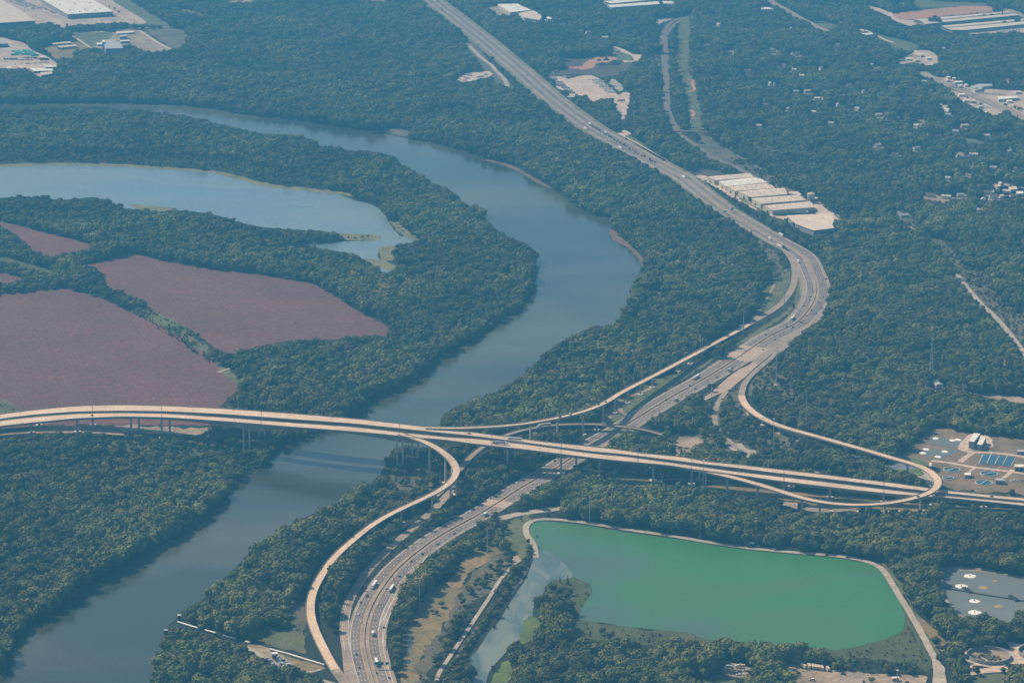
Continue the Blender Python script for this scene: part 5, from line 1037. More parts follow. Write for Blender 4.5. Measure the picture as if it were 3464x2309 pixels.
# ---------------------------------------------------------------- vehicles
PAINT = dict(white=mat('white_paint',(.78,.76,.72),var=.03,rough=.35,spec=.5), dark=mat('dark_paint',(.02,.025,.035),var=.05,rough=.3,spec=.5), blue=mat('blue_paint',(.04,.09,.25),var=.05,rough=.3,spec=.5),
  grey=mat('grey_paint',(.30,.31,.32),var=.05,rough=.35,spec=.5), maroon=mat('maroon_paint',(.09,.02,.03),var=.05,rough=.3,spec=.5), tan=mat('tan_paint',(.60,.50,.34),var=.05,rough=.45), silver=mat('silver_paint',(.55,.57,.58),var=.03,rough=.3,spec=.6),
  red=mat('red_paint',(.42,.05,.04),var=.05,rough=.35), green=mat('pale_green_paint',(.38,.46,.42),var=.05,rough=.4), lightblue=mat('light_blue_paint',(.30,.40,.58),var=.03,rough=.3,spec=.5))
m_glass = mat('vehicle_glass', (.015,.02,.025), var=.05, rough=.1, spec=.6); m_tyre = mat('tyre_rubber', (.02,.02,.02), var=.1)
MC = {}
def loft(mb, secs):
    """secs: list of (y, half width, z0, z1)"""
    k = len(mb.v)
    for y_, w, z0, z1 in secs: mb.v += [(-w,y_,z0),(w,y_,z0),(w*.94,y_,z1),(-w*.94,y_,z1)]
    for i in range(len(secs)-1):
        a = k+4*i
        for j in range(4): b = (j+1) % 4; mb.f.append((a+j,a+b,a+4+b,a+4+j))
    mb.f.append((k,k+3,k+2,k+1)); e = k+4*(len(secs)-1); mb.f.append((e,e+1,e+2,e+3))
def wheel_me():
    if 'w' not in MC: m = MB(); m.tube((-.13,0,0),(.13,0,0),.36,.36,10); MC['w'] = m.mesh('wheel', m_tyre)
    return MC['w']
def parts_of(kind, col):
    key = (kind, col)
    if key in MC: return MC[key]
    out = []; pm = PAINT[col]
    def add(n, m, mt): out.append((n, m.mesh(n, mt), (0,0,0)))
    if kind in ('car','suv','pickup','van'):
        L, W, H = dict(car=(4.7,.92,1.45), suv=(4.9,.98,1.8), pickup=(5.7,1.0,1.8), van=(5.6,1.02,2.3))[kind]; z = .42; belt = H*.60
        b = MB(); loft(b, [(-L/2,W*.86,z,belt*.86),(-L/2+.25,W,z-.1,belt*.97),(L*.2,W,z-.12,belt),(L/2-.3,W*.95,z-.1,belt*.84),(L/2,W*.82,z,belt*.7)]); add('body', b, pm)
        y0, y1 = dict(car=(-L*.36,L*.24), suv=(-L*.46,L*.24), pickup=(-L*.06,L*.24), van=(-L*.48,L*.32))[kind]
        g_ = MB(); loft(g_, [(y0,W*.86,belt-.05,belt+.05),(y0+.35,W*.84,belt-.05,H-.08),(y1-.8,W*.84,belt-.05,H-.08),(y1,W*.84,belt-.05,belt+.05)]); add('window', g_, m_glass)
        r = MB(); loft(r, [(y0+.3,W*.78,H-.1,H-.02),((y0+y1)/2-.2,W*.8,H-.08,H),(y1-.75,W*.78,H-.1,H-.02)]); add('roof', r, pm)
        for x_ in (-W+.1,W-.1):
            for y_ in (-L*.31,L*.31): out.append(('wheel', wheel_me(), (x_,y_,.36)))
        h_ = MB(); h_.box((0,L/2-.04,.62),(W*1.5,.12,.14)); add('headlight', h_, m_wallw)
    else:
        semi = kind in ('semi','tanker'); yb = -8.6 if semi else -3.6; L2 = 15.4 if semi else 6.0
        c = MB(); yc = yb+L2+1.5; loft(c, [(yc-1.3,1.2,.8,3.6),(yc+.9,1.2,.8,3.5),(yc+1.15,1.2,.8,2.2),(yc+2.6,1.05,.7,1.9)]); add('cab', c, PAINT['white'] if col != 'dark' else pm)
        g_ = MB(); g_.box((0,yc+1.06,2.6),(2.1,.2,.9)); add('windscreen', g_, m_glass)
        t = MB()
        if kind == 'tanker': t.tube((0,yb,2.4),(0,yb+L2,2.4),1.25,1.25,14)
        else: t.box((0,yb+L2/2,2.6),(2.6,L2,2.8))
        add('trailer' if semi else 'cargo_box', t, pm)
        f = MB(); f.box((0,yb+L2/2+1,1.0),(1.0,L2+3,.3)); add('chassis', f, m_dark)
        for y_ in ((yb+1,yb+2.3,yb+L2-1,yb+L2+.2,yc+1.9) if semi else (yb+1.2,yc+1.4)):
            for x_ in (-1.05,1.05): out.append(('wheel', wheel_me(), (x_,y_,.5)))
    MC[key] = out; return out
def put(kind, col, p, rz, label, cat=None, group=None, small=False):
    nm = {'car':'car','suv':'car','pickup':'pickup_truck','van':'van','semi':'semi_truck','box':'box_truck','tanker':'tanker_truck','trailer':'box_trailer'}[kind]
    if small:
        key = (kind,col,'s')
        if key not in MC:
            mb = MB(); pp = parts_of(kind, col); me = bpy.data.meshes.new(nm); mats_ = []; vs_ = []; fs_ = []; mi = []
            for n_, m_, o_ in pp:
                k0 = len(vs_); vs_ += [(v.co.x+o_[0], v.co.y+o_[1], v.co.z+o_[2]) for v in m_.vertices]; 
                if m_.materials[0] not in mats_: mats_.append(m_.materials[0])
                for f in m_.polygons: fs_.append(tuple(k0+i for i in f.vertices)); mi.append(mats_.index(m_.materials[0]))
            me.from_pydata(vs_, [], fs_)
            for q in mats_: me.materials.append(q)
            me.polygons.foreach_set('material_index', mi); me.update(); MC[key] = me
        o = bpy.data.objects.new(nm, MC[key]); o.location = p; o.rotation_euler = (0,0,rz); link(o); tag(o, label, cat or nm.split('_')[-1], group); return o
    r = empty(nm, p, rz); tag(r, label, cat or ('truck' if 'truck' in nm else nm.split('_')[-1]), group)
    for n_, m_, o_ in parts_of(kind, col):
        o = bpy.data.objects.new(n_, m_); o.location = o_; link(o, r)
    return r
VEH = []   # (kind, colour, point, heading, place phrase)
HA = np.array([(p.x,p.y) for p in HW])
def on_hw(u, v):
    p = gp(u, v, .7); i = int(np.argmin(((HA-[p.x,p.y])**2).sum(1))); i = min(max(i,1),len(HW)-2); t = (HW[i+1]-HW[i-1]).normalized(); side = (p.x-HW[i].x)*t.y-(p.y-HW[i].y)*t.x
    if side < 0: t = -t
    c = 'right carriageway' if side > 0 else 'left carriageway'
    sg = ('lower bend of the motorway' if v > 1790 else 'motorway near the viaduct' if v > 1440 else 'straight between viaduct and great bend' if v > 1135 else 'great bend' if v > 860 else 'motorway beside the hangars' if v > 600 else 'middle distance of the motorway' if v > 300 else 'far end of the motorway')
    return p, math.atan2(-t.x, t.y), c+', '+sg
K_ = dict(w=('car','white'), d=('car','dark'), S=('suv','dark'), g=('car','grey'), b=('car','blue'), l=('car','lightblue'), m=('suv','maroon'), W=('suv','white'), V=('van','white'), T=('semi','white'), t=('semi','tan'), B=('box','white'), D=('box','dark'), G=('box','green'), n=('box','tan'), P=('pickup','dark'))
def hwv(s):
    t = 'U'
    for w_ in s.split():
        if len(w_) == 1 and w_.isupper() and w_ in TL and ',' not in w_: t = w_; continue
        c, xy = w_.split(':'); x_, y_ = [float(q) for q in xy.split(',')]; u, v = T(t, x_, y_); p, rz, ph = on_hw(u, v); VEH.append((*K_[c], p, rz, ph, v))
hwv('''H W:25,1115 w:40,1165 b:28,1468 l:18,1503 d:10,1378 S:82,993 d:40,1035 B:120,1250 T:245,950 d:212,945 w:280,857 d:298,862 d:375,762 S:450,715 d:552,650 d:660,580 B:865,460 w:895,347 w:825,522 T:130,925 T:145,1440 d:145,1503 d:228,1533
 X w:1240,350 d:1395,950 F T:180,1035 G:398,990 n:42,1188 V:130,1085 b:172,1107 d:262,1080 d:318,1032 d:420,972 g:505,857 w:475,888 g:622,847 d:702,783 d:640,752 S:778,697 S:820,702 T:818,645 S:868,667 d:882,670 d:912,625 d:892,560 S:945,585
 g:975,607 d:1008,570 S:993,535 d:1023,500 d:1012,413 S:1040,380 w:926,495 d:938,497 d:930,525 d:952,462 d:968,312 g:902,215 d:877,212 w:830,160 B:855,268 T:730,167 B:665,117 T:742,92 V:765,237 w:790,222 w:772,226
 E w:1990,1224 w:2015,1212 d:2065,1183 K d:1475,820 P:2300,525 C w:375,1398 T:95,1178 B w:2088,1140 w:1895,1022 d:2000,1080 T:1760,985 w:1790,962 d:1735,945 d:1762,950 T:1660,885 T:1560,828 T:1530,858 d:1522,820 d:1455,765 w:1412,742 w:1355,703
 w:1278,635 w:1160,548 w:1172,545 w:1130,515 n:1132,497 w:1075,447 w:1050,440 d:960,400 d:890,315 d:845,270 g:800,245 d:715,150 d:705,170 w:635,88 D:580,75 w:590,120 B:543,10 d:660,140 g:520,60 d:1240,600 d:1600,860 d:1830,1000 w:1950,1060 g:1700,930''')
def on_C(C, s, kind, col, ph, flip=False, off=0):
    q = pts(s)[0]; j = min(range(len(C)), key=lambda i: (proj(*C[i])[0]-q[0])**2+(proj(*C[i])[1]-q[1])**2); j = min(max(j,1),len(C)-2); t = (C[j+1]-C[j-1]).normalized(); p = C[j].copy()+Vector((t.y,-t.x,0))*off; p.z += .03
    if flip: t = -t
    VEH.append((kind, col, p, math.atan2(-t.x, t.y), ph, q[1]))
midS = [(a+b)/2 for a, b in SS]; midN = [(a+b)/2 for a, b in SN]
on_C(midS,'D 620,1282','car','dark','southern viaduct deck above the ploughed field'); on_C(midS,'E 345,1414','suv','grey','southern viaduct deck where the ramp splits off'); on_C(midN,'E 752,1412','car','dark','northern viaduct deck past the slim ramp split',True)
on_C(midS,'E 945,1466','semi','grey','southern viaduct deck over the wood'); on_C(midN,'E 1062,1440','tanker','silver','northern viaduct deck over the wood',True); on_C(midN,'L 1925,1090','car','dark','northern viaduct deck near the right edge',True)
on_C(C1,'E 1660,1180','car','dark','upper part of the slim ramp'); on_C(C1,'E 1620,1203','car','dark','middle of the slim ramp',False,-2); on_C(C1,'E 1370,1297','car','dark','lower part of the slim ramp'); on_C(C1,'E 1432,1278','van','white','lower part of the slim ramp')
on_C(C4,'K 1325,350','semi','tan','low flyover beneath the slim ramp',True); on_C(C3,'L 930,1105','car','dark','looping ramp crossing the viaduct'); on_C(C3,'F 628,1297','car','white','start of the looping ramp')
def at(s, kind, col, rz, ph, z=.6): q = pts(s)[0]; p = gp(q[0],q[1],z); VEH.append((kind, col, p, rz, ph, q[1]))
at('X 400,690','suv','maroon',2.9,'slip road beside the lower bend'); at('F 396,1118','car','dark',-.9,'slip road below the pale apron'); at('F 347,1172','car','white',-.7,'slip road below the pale apron')
at('B 1790,915','box','white',-2.6,'frontage road beside the far motorway'); 
at('I 540,653','box','white',1.5,'pond embankment, left of the parked group'); at('I 585,661','car','white',1.5,'pond embankment'); at('I 655,673','pickup','dark',1.5,'pond embankment'); at('I 695,679','pickup','white',1.5,'pond embankment'); at('I 1042,722','car','dark',1.4,'pond embankment near the stony bank'); at('I 1185,738','pickup','dark',1.4,'pond embankment near the pond corner')
at('N 1645,1368','box','tan',.5,'left end of the trailer row in the long yard'); at('N 1460,1387','van','white',1.3,'long yard, left part'); at('N 1520,1400','van','grey',1.3,'long yard, left part'); at('N 1570,1442','suv','dark',1.2,'long yard, left part'); at('N 1750,1532','van','white',1.3,'long yard, near the bottom edge'); at('N 2165,1450','suv','dark',1.4,'long yard, centre'); at('M 280,1480','pickup','tan',.2,'long yard, centre'); at('M 225,1555','suv','dark',.2,'long yard, bottom edge'); at('M 800,1560','car','dark',1.2,'long yard, bottom edge')
at('N 595,1395','van','white',1.2,'small yard below the pond'); at('N 665,1380','box','green',1.2,'small yard below the pond'); at('N 815,1365','box','tan',1.4,'small yard below the pond'); at('N 790,1418','van','grey',1.4,'small yard below the pond'); at('N 745,1432','car','grey',1.4,'small yard below the pond'); at('N 870,1408','van','white',1.4,'small yard below the pond'); at('N 820,1455','pickup','white',1.4,'small yard below the pond'); at('N 770,1462','car','white',1.4,'small yard below the pond')
at('R 1225,332','semi','white',1.2,'sandy trailer lot, top'); at('R 1770,567','semi','red',1.57,'neck of land below the trailer lot'); at('S 1190,400','van','white',.9,'grass beneath the dark trees by the pipeline'); at('R 1450,352','pickup','dark',1.5,'sandy trailer lot, top')
seen = {}; VEH.sort(key=lambda q: -q[5])
for kind, col, p, rz, ph, v in VEH:
    nm = {'car':'car','suv':'large car','pickup':'pickup','van':'van','semi':'articulated lorry','box':'box truck','tanker':'tanker lorry'}[kind]; key = (nm, col, ph); seen.setdefault(key, []).append((kind, col, p, rz, ph, v))
for (nm, col, ph), L_ in seen.items():
    for i, q in enumerate(L_):
        lab = '%s %s on the %s' % (col.replace('lightblue','light blue'), nm, ph)
        if len(L_) > 1: lab = ('nearest ' if i == 0 else ordn(i)+' ')+lab
        put(q[0], q[1], q[2], q[3], lab, group='%ss on the %s' % (nm, ph) if len(L_) > 1 else None, small=(q[5] < 900 and q[0] in ('car','suv','van','pickup')))
# parked box trailers
def trailer(p, rz, col, lab, grp, L_=14.0):
    r = empty('box_trailer', p, rz); tag(r, lab, 'trailer', grp); m = MB(); m.box((0,0,2.6),(2.6,L_,2.8)); m.build('box', PAINT[col], r); m = MB(); m.box((0,0,1.05),(1.2,L_*.95,.3)); m.build('chassis', m_dark, r)
    for y_ in (-L_/2+1.2,-L_/2+2.5):
        for x_ in (-1.05,1.05): o = bpy.data.objects.new('wheel', wheel_me()); o.location = (x_,y_,.5); link(o, r)
TR = [('N 1715,1368',.12),('N 1765,1375',.12),('N 1805,1380',.12),('N 1845,1384',.12),('N 1885,1392',.12),('N 1962,1402',.12)]
for i, (s, a) in enumerate(TR): q = pts(s)[0]; trailer(gp(*q), a, 'tan', 'tan box trailer in the long yard, %s in the row from the left' % ordn(i), 'tan trailers in the long yard', 8)
RS = ['R 1520,362','R 1545,395','R 1590,412','R 1592,430','R 1640,452','R 1650,470','R 1672,484','R 1560,380']
for i, s in enumerate(sorted(RS, key=lambda s: int(s.split(',')[1]))): q = pts(s)[0]; trailer(gp(*q), 1.35, 'white', 'white trailer at the right of the sandy lot, %s from the top' % ordn(i), 'trailers at the right of the sandy lot', 22)
RL = ['R 1090,342','R 1095,358','R 1150,385','R 1165,402','R 1175,420','R 1215,440','R 1235,458','R 1245,475','R 1270,490']
for i, s in enumerate(sorted(RL, key=lambda s: int(s.split(',')[1]))): q = pts(s)[0]; trailer(gp(*q), 1.35, 'grey' if i % 3 else 'white', 'pale trailer at the left of the sandy lot, %s from the top' % ordn(i), 'trailers at the left of the sandy lot', 20)
for i, s in enumerate(('Q 1575,745','Q 1600,755','Q 1640,748','Q 1690,742','Q 1730,750')): q = pts(s)[0]; trailer(gp(*q), .25, 'white', 'white trailer docked at the nearest cream bay, %s from the left' % ordn(i), 'trailers docked at the cream bay', 13)
for i, s in enumerate(('R 240,310','R 260,318','R 230,345','R 350,330','R 380,326','R 420,305','R 150,370','R 100,378','R 290,365','R 210,365')): q = pts(s)[0]; trailer(gp(*q), 1.2+i*.3, 'white', 'white boat trailer in the clearing left of the far motorway, %s' % ['by the grey shed','beside another near the shed','lowest near the shed','long one in front','long one behind','top right one','leftmost but one','leftmost','bottom right one','bottom one'][i], 'white trailers in the western clearing', 12)
# parked cars, rows nobody can tell apart
def lot(s0, s1, n, rows, dr, lab, grp, cols=('white','dark','grey','silver','dark','white','blue'), keep=.85):
    a, b = gp(*pts(s0)[0]), gp(*pts(s1)[0]); d = (b-a); rz = math.atan2(-d.x, d.y)+1.57; nr = Vector((d.y,-d.x,0)).normalized()
    for j in range(rows):
        for i in range(n):
            if random.random() > keep: continue
            p = a+d*(i/max(n-1,1))+nr*(dr*j); p.z = .46; c = random.choice(cols); put(('box' if 'lorry' in lab else 'van' if 'van ' in lab else random.choice(['box','van','suv']) if 'vehicle' in lab else random.choice(['car','car','suv'])) if c != 'silver' else 'car', c, p, rz, lab % c, 'car', grp % c, small=True)
lot('S 1400,598','S 1500,690',12,2,7,'%s car parked in the rows by the small white-roofed shed','%s cars parked by the pipeline')
lot('S 1440,590','S 1560,680',12,1,7,'%s car parked in the outer row right of the small white-roofed shed','%s cars in the outer row by the pipeline')
lot('O 1710,440','O 2352,372',40,1,9,'%s car in the packed car park below the long sheds','%s cars in the packed car park')
lot('O 1720,462','O 2300,400',34,1,9,'%s car in the near row of the packed car park below the long sheds','%s cars in the near row of the packed car park')
lot('J 960,285','J 1800,265',30,1,10,'%s car parked before the huge white warehouse','%s cars by the white warehouse',keep=.7)
lot('J 1650,315','J 1800,310',8,1,10,'%s car parked at the right end of the warehouse car park','%s cars at the end of the warehouse car park')
lot('O 780,700','O 1000,770',14,2,14,'%s car at the dealer lot in the eastern clearing','%s cars at the dealer lot')
lot('Q 1990,640','Q 2270,850',18,1,6,'%s car parked along the wood right of the hangar yard','%s cars along the hangar yard')
lot('O 1400,1060','O 1600,1160',12,2,12,'%s car parked beside the avenue shops','%s cars by the avenue shops')

lot('J 130,20','J 420,130',14,1,10,'%s van parked in the left row between the two huge warehouses','%s vans between the warehouses',('white','grey','white','tan'),.8)
lot('J 260,10','J 520,120',14,2,14,'%s lorry in the rows between the two huge warehouses','%s lorries between the warehouses',('white','grey','white','tan'),.8)
lot('J 560,110','J 720,180',8,1,10,'%s lorry docked left of the huge white warehouse','%s lorries at the white warehouse dock',('white','grey','tan'),.8)
lot('J 60,790','J 420,800',18,1,12,'%s vehicle in the upper row of the cargo yard','%s vehicles in the upper cargo row',('white','grey','red','dark','tan'),.8)
lot('J 200,860','J 640,830',20,1,12,'%s vehicle in the middle row of the cargo yard','%s vehicles in the middle cargo row',('white','grey','dark','tan'),.8)
lot('J 320,770','J 640,790',14,1,12,'%s vehicle just below the teal cargo stacks','%s vehicles below the teal stacks',('red','grey','dark','white'),.9)
lot('O 1450,1150','O 1640,1200',8,2,12,'%s car parked by the long grey shop building','%s cars by the long grey shop')
lot('O 1760,1230','O 2100,1260',14,2,14,'%s car in the dark car park above the white-roofed tan shop','%s cars above the tan shop')
lot('O 1560,1340','O 1900,1440',12,1,12,'%s car left of the avenue near the roadside building','%s cars left of the avenue')
# smooth value noise for stand height and kind
G1 = rng.random((256,256))
def vn(x, y, s):
    x = np.asarray(x)/s+100; y = np.asarray(y)/s+100; i = np.floor(x).astype(int); j = np.floor(y).astype(int); fx, fy = x-i, y-j
    fx = fx*fx*(3-2*fx); fy = fy*fy*(3-2*fy); g = lambda a, b: G1[a % 256, b % 256]
    return (g(i,j)*(1-fx)+g(i+1,j)*fx)*(1-fy)+(g(i,j+1)*(1-fx)+g(i+1,j+1)*fx)*fy
def nproj(x, y, z):
    zz = z-HC; dep = y*ct-zz*st; u_ = y*st+zz*ct
    return CX+FOC*x/dep, CY-FOC*u_/dep
HWF = np.array(sorted([(p.x,p.y) for p in HW if p.y < 2900], key=lambda q: q[1]))[:, :2]
def look(x, y, z):
    u, v = nproj(x, y, z); c = MASK[np.clip((v/2).astype(int),0,1154), np.clip((u/2).astype(int),0,1731)]
    far_out = (u < -60) | (u > 3524) | (v > 2370) | (v < -60)
    if len(HWF): far_out &= (np.abs(x-np.interp(y, HWF[:,1], HWF[:,0])) > 34) | (y > 2700)
    return np.where(far_out, 0, c), u, v
def grid(sp, y0, y1):
    ys = np.arange(y0, y1, sp); out = []
    for k, y in enumerate(ys):
        hw = 0.2*y*1.22+160; xs = np.arange(-hw, hw, sp)+(sp/2 if k % 2 else 0); out.append(np.stack([xs, np.full_like(xs, y)], 1))
    p = np.concatenate(out); return p+rng.uniform(-.42,.42,p.shape)*sp
ymin, ymax = gp(CX, 2800).y, gp(CX, -150).y
p = np.concatenate([grid(9.4, ymin, 4700), grid(10.4, 4700, ymax)])
x, y = p[:,0], p[:,1]
h = 6.5+9*vn(x,y,120)+9*vn(x,y,27)+rng.uniform(-3.2,4.6,len(x))
loose = rng.uniform(.62,1.12,len(x))
h *= np.where(vn(x+999,y,160) > .72, .72, 1.0)
c0, u, v = look(x,y,0*x)
ok = (c0 == 0) | ((c0 == 4) & (rng.random(len(x)) < .85))
h = np.where(c0 == 4, h*.55, h)
near = y < 9999
for f in (0.35, 0.72, 0.97):
    c, _, _ = look(x, y, h*f*loose)
    sh = (c == 1) | (c == 3)
    h = np.where(sh & (c0 == 0) & (f > .5), h*0.62, h)
    c2, _, _ = look(x, y, h*min(f,.8)*loose); ok &= ~((c2 == 1) | (c2 == 3))
ok &= (rng.random(len(x)) > 0.04+0.22*(vn(x+50,y+900,38) > .74))
# keep the raised roads, roofs and walls in view: nothing nearer to the station may stand before them
def hides(x, y, h, f):
    u, v = nproj(x, y, h*f); D = FRONT[np.clip((v/2).astype(int),0,1154), np.clip((u/2).astype(int),0,1731)]
    return (D > 0) & (y < D+12)
for f in (1.05, .9, .7, .45): ok &= ~hides(x, y, h, f)
for dx in (-7, -4, 4, 7): ok &= ~hides(x+dx, y, h, .85) & ~hides(x+dx, y, h, .5)
# margin sideways so that crowns do not hang over roads and water
for dx, dy in ((3.2,0),(-3.2,0),(0,2.5)):
    c, _, _ = look(x+dx, y+dy, 0*x); ok &= (c != 1)
# scrub: lower trees and bushes scattered
pb = grid(5.2, ymin, 5200); cb, ub, vb = look(pb[:,0], pb[:,1], 0*pb[:,0])
nb = vn(pb[:,0], pb[:,1], 30)
okb = ((cb == 2) & (rng.random(len(pb)) < 0.12+0.6*nb**1.5)) | ((cb == 3) & (rng.random(len(pb)) < 0.10+0.5*nb**2))
cb2, _, _ = look(pb[:,0], pb[:,1], 4+0*pb[:,0]); okb &= (cb2 != 1); okb &= ~hides(pb[:,0], pb[:,1], 4+0*pb[:,0], 1)
hb = np.where(cb == 2, rng.uniform(1.8,6.0,len(pb))*(.5+.8*nb), rng.uniform(0.8,2.2,len(pb))*(.6+.9*nb))
# keep clear under low bridges
def clear(x, y, ok, margin=2.0, need=None):
    for K in KEEP:
        a = np.array([[q[0].x,q[0].y,q[1],q[2]] for q in K][::2])
        for cx_, cy_, w, z in a:
            near_ = (np.abs(x-cx_) < w+18) & (np.abs(y-cy_) < w+18)
            if z < 21: 
                d = np.hypot(x-cx_, y-cy_); ok &= ~((d < w+3+.45*need) & near_ & (need > z-5))
    return ok
ok = clear(x, y, ok, need=h); okb = clear(pb[:,0], pb[:,1], okb, need=hb)
kind = np.where(vn(x,y,70)+rng.uniform(-.25,.25,len(x)) > .93, rng.integers(7,9,len(x)), rng.integers(0,7,len(x)))
T_ = [np.stack([x[ok], y[ok], h[ok], kind[ok]], 1), np.stack([pb[okb,0], pb[okb,1], hb[okb], rng.integers(9,13,okb.sum())], 1)]
T_ = np.concatenate(T_)
# hand-placed single trees: pixel, height, kind
ONE = pts('''H 572,1065,7,2 512,1110,4.5,10 545,1120,5.5,9 1015,1078,3,9 1208,600,2,9 1218,676,2.5,10 925,1205,4,9 1155,690,7,3 1150,650,7,1 1360,905,9,7 1412,915,11,8 1640,1250,8,2 1690,1280,9,5
  Q 775,1130,14,7 850,1150,14,8 1280,930,13,7 600,540,14,7 830,600,12,1 180,255,6,7 320,320,6,8 905,630,5,7 F 515,100,14,7 545,108,13,8 825,575,11,7 815,560,9,8 M 1180,1080,10,2 1200,1260,9,7 1230,1310,8,1
  J 890,360,9,1 780,375,9,2 2030,390,11,3 1450,110,8,1 1520,140,8,2 1575,180,8,3 1440,400,15,1 1480,405,15,2 1510,400,14,3 1200,400,15,4 1260,400,15,5 1320,395,14,6 1150,400,14,0 1080,405,12,1 1370,400,13,2 O 1110,330,20,1 1170,320,22,2 1210,330,20,3
  1600,1320,8,1 1720,1210,8,2 1780,1400,7,3 2230,1450,9,4 2280,1470,9,5 2110,1420,8,1 K 1330,1480,3,9 I 1340,1568,6,2''')
ex = np.array([[*gp(q[0],q[1])[:2], q[2], q[3]] for q in ONE]); T_ = np.concatenate([T_, ex])
# hedge rows standing on narrow strips
def row(s, sp, h0, h1, kinds, w=2.0):
    C = smooth([gp(q[0],q[1]) for q in pts(s)], 5); acc = 0; out = []
    for a, b in zip(C, C[1:]):
        L = (b-a).length; s_ = sp-acc
        while s_ < L:
            q = a+(b-a)*(s_/L); out.append([q.x+random.uniform(-w,w), q.y+random.uniform(-w,w), random.uniform(h0,h1), random.choice(kinds)]); s_ += sp
        acc = (acc+L) % sp
    return out
rows = row('H 1165,690 1130,780 1070,870 1000,985 900,1110 800,1260 700,1400 600,1530 540,1600', 4.2, 4, 6.5, [0,1,2,3,4,5,6], 2.2)
rows += row('H 1180,670 1150,770 1085,870 1015,990 915,1110 815,1260 710,1400 620,1540', 5, 2, 4, [9,10,11,12], 2.0)
rows += row('H 720,700 640,720 560,830 500,900 450,960', 6, 7, 11, [0,1,2,3], 5)+row('H 450,900 380,1050 330,1180 280,1300 300,1500', 6, 8, 13, [0,1,2,3,4], 6)+row('H 950,470 860,560 780,650', 6, 6, 10, [0,2,4], 4)
rows += row('H 1010,760 900,850 820,920 760,990 700,1060', 6, 5, 9, [0,1,2,9,10], 8)
rows += row('D 870,585 1000,665 1200,790 1400,940', 7, 2, 4, [9,10,11], 5)+row('D 700,470 800,500 880,540 960,580', 8, 8, 13, [0,1,4,5], 5)
rows += row('K 1750,1010 2000,1010 2352,1060', 7, 3, 8, [0,1,9,10], 4)
rows += row('B 1550,830 1700,920 1850,1010 2000,1090', 9, 2, 5, [9,10], 2)+row('Q 40,220 300,400 600,580 900,770 1150,930 1400,1080', 8, 2, 5, [9,10,11,0], 5)+row('Q 1080,800 1150,860 1250,930 1330,960 1500,990 1560,1010', 7, 7, 11, [0,1,2,3], 5)
rows += row('P 596,528 650,542 700,549 760,551 820,549 850,548', 7, 3, 7, [0,1,2,9,10,11], 5)+row('P 600,531 660,549 720,556 780,556', 8, 2, 5, [9,10,11], 5)
T_ = np.concatenate([T_, np.array(rows)])
base_h = np.array([13.2]*7+[16]*2+[3.6]*4)
def scl(t): return t[2]/base_h[int(t[3])]
# the ones that show largest become trees of their own
uu, vv = nproj(T_[:,0], T_[:,1], T_[:,2]*0.6)
inside = (uu > 10) & (uu < 3454) & (vv > 20) & (vv < 2299)
big = np.hypot(T_[:,0], T_[:,1]) - 16*T_[:,2]
big[~inside] = 1e9; big[T_[:,2] < 6.5] = 1e9
KINDNAME = ['broadleaf_tree','conifer_tree','bush']
order = np.argsort(big); own = np.zeros(len(T_), bool); own[order[:286]] = True
solo = np.zeros(len(T_), bool)
def zone(u, v):
    if u < 560 and v > 1500 and u < 400: return ('wood on the far riverbank', 'trees on the wooded far bank, lower left')
    if u < 800: return ('riverbank wood below the white pipeline', 'trees in the wood between river and pipeline')
    if u < 1120: return ('wood inside the tan ramp', 'trees by the foot of the tan ramp')
    if u < 1245: return ('strip between tan ramp and motorway', 'trees between tan ramp and motorway')
    if u < 1420: return ('belt between motorway and meadow', 'trees between motorway and meadow')
    if u < 1640: return ('hedge between meadow and track', 'trees beside the meadow and dirt track')
    if u < 1780: return ('bushy bank beside the channel', 'trees on the channel bank')
    if u < 2080: return ('wooded spit right of the channel', 'trees right of the channel')
    if u < 2460: return ('wood below the green pond', 'trees below the green pond, left part')
    if u < 2700: return ('belt between pond and trailer yard', 'trees between pond and yard')
    if u < 3110: return ('belt above the long yard', 'trees above the long yard')
    if u < 3290: return ('clump left of the round tank', 'trees between embankment road and round tank')
    return ('clump by the grey basin', 'trees by the grey basin and round tank')
for i in order[:286]:
    t = T_[i]; k = int(t[3]); nm, cme, tme = SPEC[k]; u_, v_ = uu[i], vv[i]; z_, grp = zone(u_, v_)
    o = empty(nm, (t[0], t[1], 0), random.uniform(0,6.28)); s = scl(t)
    o.scale = (s*random.uniform(.9,1.12), s*random.uniform(.9,1.12), s)
    look_ = {'broadleaf_tree':'green broadleaf tree', 'conifer_tree':'dark pointed conifer', 'bush':'round bush'}[nm]
    size = 'tall' if t[2] > 15 else 'mid-height' if t[2] > 11.5 else 'low'
    band = 'bottom edge' if v_ > 2210 else 'farther up' if v_ < 2100 else 'halfway back'
    tag(o, '%s %s, %s, %s' % (size, look_, z_, band), 'tree' if nm != 'bush' else 'bush', '%s %ss, %s, %s' % (size, look_, grp, band))
    for me, nn in ((cme,'crown'),(tme,'trunk')): link(bpy.data.objects.new(nn, me), o)
W_ = T_[~own]
print('TREES', len(T_))
me = bpy.data.meshes.new('woodland'); me.from_pydata([(float(a),float(b),0.0) for a, b in W_[:,:2]], [], [])
sc_ = W_[:,2]/base_h[W_[:,3].astype(int)]
a = me.attributes.new('sc', 'FLOAT_VECTOR', 'POINT'); wv = sc_*rng.uniform(.72,1.3,len(sc_)); a.data.foreach_set('vector', np.stack([wv,wv,sc_],1).astype(np.float32).ravel())
a = me.attributes.new('rz', 'FLOAT', 'POINT'); a.data.foreach_set('value', rng.uniform(0,6.283,len(sc_)).astype(np.float32))
a = me.attributes.new('kd', 'INT', 'POINT'); a.data.foreach_set('value', W_[:,3].astype(np.int32))
wood = link(bpy.data.objects.new('woodland', me)); tag(wood, kind='stuff', label='dense green woodland with scattered bushes covering the land')
